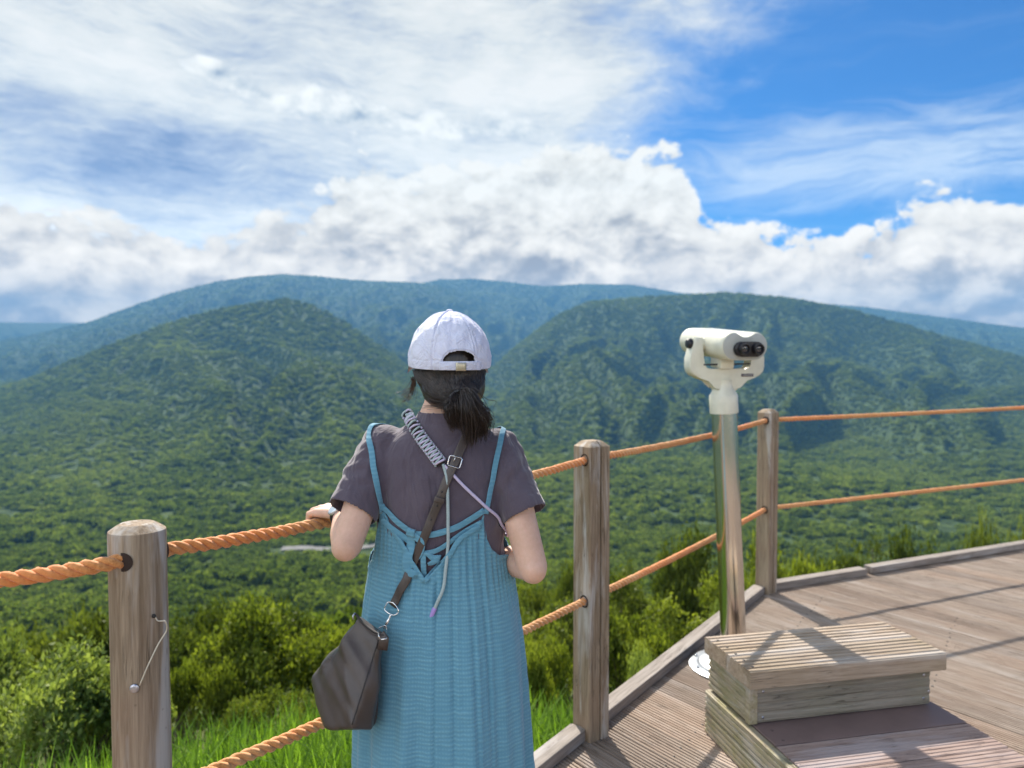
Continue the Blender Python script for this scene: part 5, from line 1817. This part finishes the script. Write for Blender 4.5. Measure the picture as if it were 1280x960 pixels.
a = me.attributes.new("leaf", "FLOAT", "FACE"); a.data.foreach_set("value", np.concatenate(lq + lt).astype(np.float32))
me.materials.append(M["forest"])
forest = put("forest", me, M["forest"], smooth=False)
tag(forest, "dense green broadleaf forest covering the valley and the mountainsides", "forest", kind="stuff")
ng = bpy.data.node_groups.new("forest_crowns", "GeometryNodeTree")
ng.interface.new_socket("Geometry", in_out="INPUT", socket_type="NodeSocketGeometry")
ng.interface.new_socket("Geometry", in_out="OUTPUT", socket_type="NodeSocketGeometry")
N = ng.nodes; Lk = ng.links
gi, go = N.new("NodeGroupInput"), N.new("NodeGroupOutput")
def named(nm, t):
    q = N.new("GeometryNodeInputNamedAttribute"); q.data_type = t; q.inputs["Name"].default_value = nm
    return q.outputs["Attribute"]
pid = named("proto", "INT")
join = N.new("GeometryNodeJoinGeometry")
def sep_eq(k):
    cmp_ = N.new("FunctionNodeCompare"); cmp_.data_type = "INT"; cmp_.operation = "EQUAL"
    ins = [s for s in cmp_.inputs if s.type == "INT"]
    Lk.new(pid, ins[0]); ins[1].default_value = k
    sg = N.new("GeometryNodeSeparateGeometry"); sg.domain = "POINT"
    Lk.new(gi.outputs[0], sg.inputs["Geometry"]); Lk.new(cmp_.outputs[0], sg.inputs["Selection"])
    return sg.outputs["Selection"]
for k in range(NPROTO):
    ti = N.new("GeometryNodeGeometryToInstance"); Lk.new(sep_eq(k + 1), ti.inputs[0]); Lk.new(ti.outputs[0], join.inputs[0])
iop = N.new("GeometryNodeInstanceOnPoints")
m2p = N.new("GeometryNodeMeshToPoints"); Lk.new(sep_eq(0), m2p.inputs["Mesh"])
Lk.new(m2p.outputs[0], iop.inputs["Points"]); Lk.new(join.outputs[0], iop.inputs["Instance"])
iop.inputs["Pick Instance"].default_value = True
Lk.new(named("pick", "INT"), iop.inputs["Instance Index"])
e2r = N.new("FunctionNodeEulerToRotation"); Lk.new(named("rot", "FLOAT_VECTOR"), e2r.inputs[0]); Lk.new(e2r.outputs[0], iop.inputs["Rotation"])
Lk.new(named("scl", "FLOAT_VECTOR"), iop.inputs["Scale"])
Lk.new(iop.outputs[0], go.inputs[0])
md = forest.modifiers.new("crowns", "NODES"); md.node_group = ng
print("forest crowns:", np_)

# ------------------------------------------------------------------ haze over the valley
HZ_TOP = 565.0
bm = bmesh.new()
add_box(bm, (0, 2300, (HZ_TOP - 330) / 2), (13000, 9400, HZ_TOP + 330))
m = bpy.data.materials.new("haze"); m.use_nodes = True
nt = m.node_tree; nt.nodes.remove(nt.nodes["Principled BSDF"])
pv = nt.nodes.new("ShaderNodeVolumePrincipled")
pv.inputs["Color"].default_value = (*HAZE_COL, 1)
pv.inputs["Density"].default_value = HAZE
pv.inputs["Anisotropy"].default_value = 0.0
nt.links.new(pv.outputs[0], nt.nodes["Material Output"].inputs["Volume"])
haze = put("haze", bm, m, smooth=False); tag(haze, "thin blue haze filling the air over the valley", "haze", kind="stuff")

# ------------------------------------------------------------------ sky
w = bpy.data.worlds.new("World"); scene.world = w; w.use_nodes = True
nt = w.node_tree; g = G(nt)
for n in list(nt.nodes): nt.nodes.remove(n)
out = g.new("ShaderNodeOutputWorld")
sky = g.new("ShaderNodeTexSky", sky_type="NISHITA"); sky.sun_disc = False
sky.sun_elevation = SUN_EL; sky.sun_rotation = SUN_AZ; sky.air_density = 1.0; sky.dust_density = .6; sky.ozone_density = 2.5
bg = g.new("ShaderNodeBackground"); bg.inputs[1].default_value = SKY_STR
g.l.new(g.mix(1.0, sky.outputs[0], SKY_TINT, "MULTIPLY"), bg.inputs[0])
dirv = g.coord("Generated")
x, y, z = g.sep(dirv)
az = g.mul(g.m("ARCTAN2", x, y), 180 / math.pi)
el = g.mul(g.m("ARCSINE", z), 180 / math.pi)
D = 180 / math.pi
def AZ(px): return math.atan((px - CX) / F_PX) * D
def EL(px, py): return math.atan((449 - py) / F_PX * math.cos(math.atan((px - CX) / F_PX))) * D
# ---- cumulus bank along the mountains
warp = g.vm("SCALE", g.vm("SUBTRACT", g.noise(dirv, 5.5, 4, .55, color=True), (.5, .5, .5)), sc=.055)
p0 = g.mapping(g.vm("ADD", dirv, warp), scale=(1, 1, 1.45))
def puff(p):
    n = g.noise(p, 7.5, 8, .56)
    v = g.voro(p, 15, 3, "F1", .5)
    v2 = g.voro(p, 42, 2, "F1", .5)
    return g.add(g.mul(g.sub(n, .5), 2.1), g.add(g.mul(g.sub(.42, v), .75), g.mul(g.sub(.4, v2), .28)))
d0 = puff(p0)
d1 = puff(g.vm("ADD", p0, (-.012, 0, .022)))
TOP = [(-180, 9), (-60, 11), (AZ(-60), EL(-60, 205)), (AZ(0), EL(0, 220)), (AZ(90), EL(90, 222)), (AZ(160), EL(160, 252)), (AZ(250), EL(250, 256)), (AZ(330), EL(330, 246)), (AZ(400), EL(400, 232)),
       (AZ(450), EL(450, 190)), (AZ(520), EL(520, 182)), (AZ(600), EL(600, 186)), (AZ(670), EL(670, 172)), (AZ(740), EL(740, 150)), (AZ(800), EL(800, 172)), (AZ(850), EL(850, 190)), (AZ(876), EL(876, 236)),
       (AZ(940), EL(940, 246)), (AZ(1000), EL(1000, 272)), (AZ(1060), EL(1060, 274)), (AZ(1110), EL(1110, 235)), (AZ(1165), EL(1165, 208)), (AZ(1215), EL(1215, 220)), (AZ(1290), EL(1290, 205)), (50, 13), (180, 9)]
top = g.curve(az, TOP, 0, 24)
inside = g.sub(top, el)
dens = g.add(g.mul(inside, .30), g.add(d0, .16))
a_cum = g.mr(dens, -.02, .24, smooth=True)
rel = g.mr(g.sub(d0, d1), -.55, .60)
deep = g.mr(dens, .15, 2.6, smooth=True)
base_grey = g.mul(g.mr(el, EL(640, 352), EL(640, 250), 1, 0, smooth=True), g.mr(az, AZ(200), AZ(480), .25, 1, smooth=True))
blot = g.mr(g.noise(g.mapping(dirv, scale=(1, 1, 1.8)), 9.5, 5, .55, .4), .44, .70, smooth=True)
lightn = g.m("ADD", g.mul(g.sub(rel, .1), .78), g.sub(.60, g.add(g.add(g.mul(deep, .16), g.mul(g.mul(blot, g.mr(dens, .3, 1.3)), .46)), g.add(g.mul(base_grey, .15), g.mr(az, AZ(470), AZ(330), 0, .15)))), clamp=True)
c_cum = g.ramp(lightn, [(0.0, (.33, .30, .28)), (.25, (.47, .44, .41)), (.48, (.70, .66, .60)), (.72, (.93, .89, .80)), (1.0, (1.10, 1.06, .97))])
# ---- high sheet over the left two thirds
ps = g.mapping(g.vm("ADD", dirv, g.vm("SCALE", warp, sc=1.0)), scale=(1, 1, 2.6), rot=(0, R(-9), 0))
s1 = g.noise(ps, 3.2, 8, .60, .15); s2 = g.noise(ps, 8.5, 7, .64, .1)
edge = g.sub(g.add(AZ(850), g.mul(g.sub(el, EL(850, 190)), (AZ(950) - AZ(850)) / (EL(950, 0) - EL(850, 190)))), az)
sd = g.add(g.mul(edge, .085), g.add(g.mul(g.sub(s1, .5), 3.0), g.mul(g.sub(s2, .5), 1.3)))
a_sh = g.mr(sd, -.45, .85, smooth=True)
a_sh = g.mul(a_sh, g.mr(az, -150, -60, .75, 1))
hole = g.mul(g.mr(az, AZ(430), AZ(330), smooth=True), g.mul(g.mr(el, EL(200, 262), EL(200, 225), smooth=True), g.mr(el, EL(200, 120), EL(200, 165), smooth=True)))
sv = g.add(g.mul(s1, .75), g.mul(s2, .45))
sv = g.add(g.sub(sv, g.mul(hole, .13)), g.mul(g.sub(g.noise(g.mapping(ps, scale=(1, 1, 2.2)), 26, 6, .62, .1), .5), .22))
c_sh = g.ramp(g.mr(sv, .33, .74), [(0.0, (.26, .35, .56)), (.26, (.46, .54, .70)), (.50, (.70, .75, .80)), (.75, (.93, .95, .92)), (1.0, (1.06, 1.05, 1.0))])
# ---- brighter torn cumulus from the upper left into the bank
cl = g.curve(az, [(-60, EL(0, 60)), (AZ(180), EL(180, 70)), (AZ(250), EL(250, 88)), (AZ(350), EL(350, 128)), (AZ(450), EL(450, 145)), (AZ(560), EL(560, 160)), (AZ(700), EL(700, 170)), (60, EL(700, 175))], 0, 30)
wd = g.curve(az, [(-60, .2), (AZ(190), .2), (AZ(250), 1.1), (AZ(400), 2.6), (AZ(540), 2.6), (AZ(700), 1.2), (60, .2)], 0, 4)
dt = g.add(g.sub(1.05, g.m("DIVIDE", g.m("ABSOLUTE", g.sub(el, cl)), wd)), g.mul(d0, .85))
a_t = g.mul(g.mr(dt, 0, .55, smooth=True), g.mul(g.mr(az, AZ(205), AZ(260)), g.mr(az, AZ(760), AZ(640))))
c_t = g.ramp(g.mr(g.sub(d0, d1), -.55, .50), [(0, (.42, .50, .60)), (.38, (.82, .86, .86)), (.7, (1.08, 1.08, 1.02)), (1, (1.2, 1.2, 1.14))])
# ---- cirrus streaks on the right
pc = g.mapping(g.vm("ADD", dirv, g.vm("SCALE", warp, sc=1.2)), scale=(1.0, 1.0, 6.5), rot=(0, R(14), 0))
c1 = g.noise(pc, 4.0, 8, .62, .8)
band = g.mul(g.mr(el, EL(1060, 300), EL(1060, 215), smooth=True), g.mr(el, EL(1060, 100), EL(1060, 195), smooth=True))
band = g.mul(band, g.mr(az, AZ(790), AZ(930)))
a_ci = g.mul(g.mr(g.add(c1, g.mul(band, .22)), .48, .86, smooth=True), g.add(.10, g.mul(band, .75)))
col = g.mix(a_ci, (0, 0, 0), (.74, .84, .95))
alpha = a_ci
def over(alpha, col, a2, c2):
    return g.sub(g.add(alpha, a2), g.mul(alpha, a2)), g.mix(a2, col, c2)
alpha, col = a_ci, (.72, .83, .96)
alpha, col = over(alpha, g.mix(0.0, col, col), a_sh, c_sh)
alpha, col = over(alpha, col, a_t, c_t)
c_cum = g.mix(1.0, c_cum, g.mix(g.mr(el, 13, 4), (1, 1, .98), (1.02, .86, .66)), "MULTIPLY")
alpha, col = over(alpha, col, a_cum, c_cum)
below = g.mr(el, -1.5, 0.0)
cb = g.new("ShaderNodeBackground"); g.put(cb.inputs[0], g.mix(below, (.05, .07, .05), col)); path = g.m("DIVIDE", HZ_TOP * HAZE, g.m("MAXIMUM", z, .085))
gain = g.m("MINIMUM", g.m("EXPONENT", path), 2.4)
g.put(cb.inputs[1], g.mul(g.mr(y, -.5, .35, CLOUD_BACK_FILL, CLOUD_STR), gain))
g.put(bg.inputs[1], g.mul(g.m("POWER", gain, .45), SKY_STR))
mx = g.new("ShaderNodeMixShader"); g.put(mx.inputs[0], g.m("MAXIMUM", alpha, g.mr(el, -1.0, -3.0)))
g.l.new(bg.outputs[0], mx.inputs[1]); g.l.new(cb.outputs[0], mx.inputs[2])
g.l.new(mx.outputs[0], out.inputs[0])

sun = bpy.data.lights.new("sun", "SUN"); sun.energy = SUN_E; sun.angle = R(.6); sun.color = (1.0, .93, .82)
so = bpy.data.objects.new("sun", sun); COL.objects.link(so)
so.rotation_euler = (-SUN_DIR).to_track_quat("-Z", "Y").to_euler()
so.location = (-3, 6, 8)

# ------------------------------------------------------------------ render settings
scene.view_settings.view_transform = "Standard"; scene.view_settings.look = "None"
scene.view_settings.exposure = EXPOSURE; scene.view_settings.gamma = 1.0
scene.render.engine = "CYCLES"
cy = scene.cycles
cy.use_denoising = True
try: cy.denoiser = "OPENIMAGEDENOISE"
except Exception: pass
cy.max_bounces = 6; cy.diffuse_bounces = 3; cy.glossy_bounces = 3; cy.transmission_bounces = 3; cy.transparent_max_bounces = 8; cy.volume_bounces = 0
cy.caustics_reflective = False; cy.caustics_refractive = False
cy.sample_clamp_indirect = 6.0
cy.use_adaptive_sampling = True; cy.adaptive_threshold = 0.012
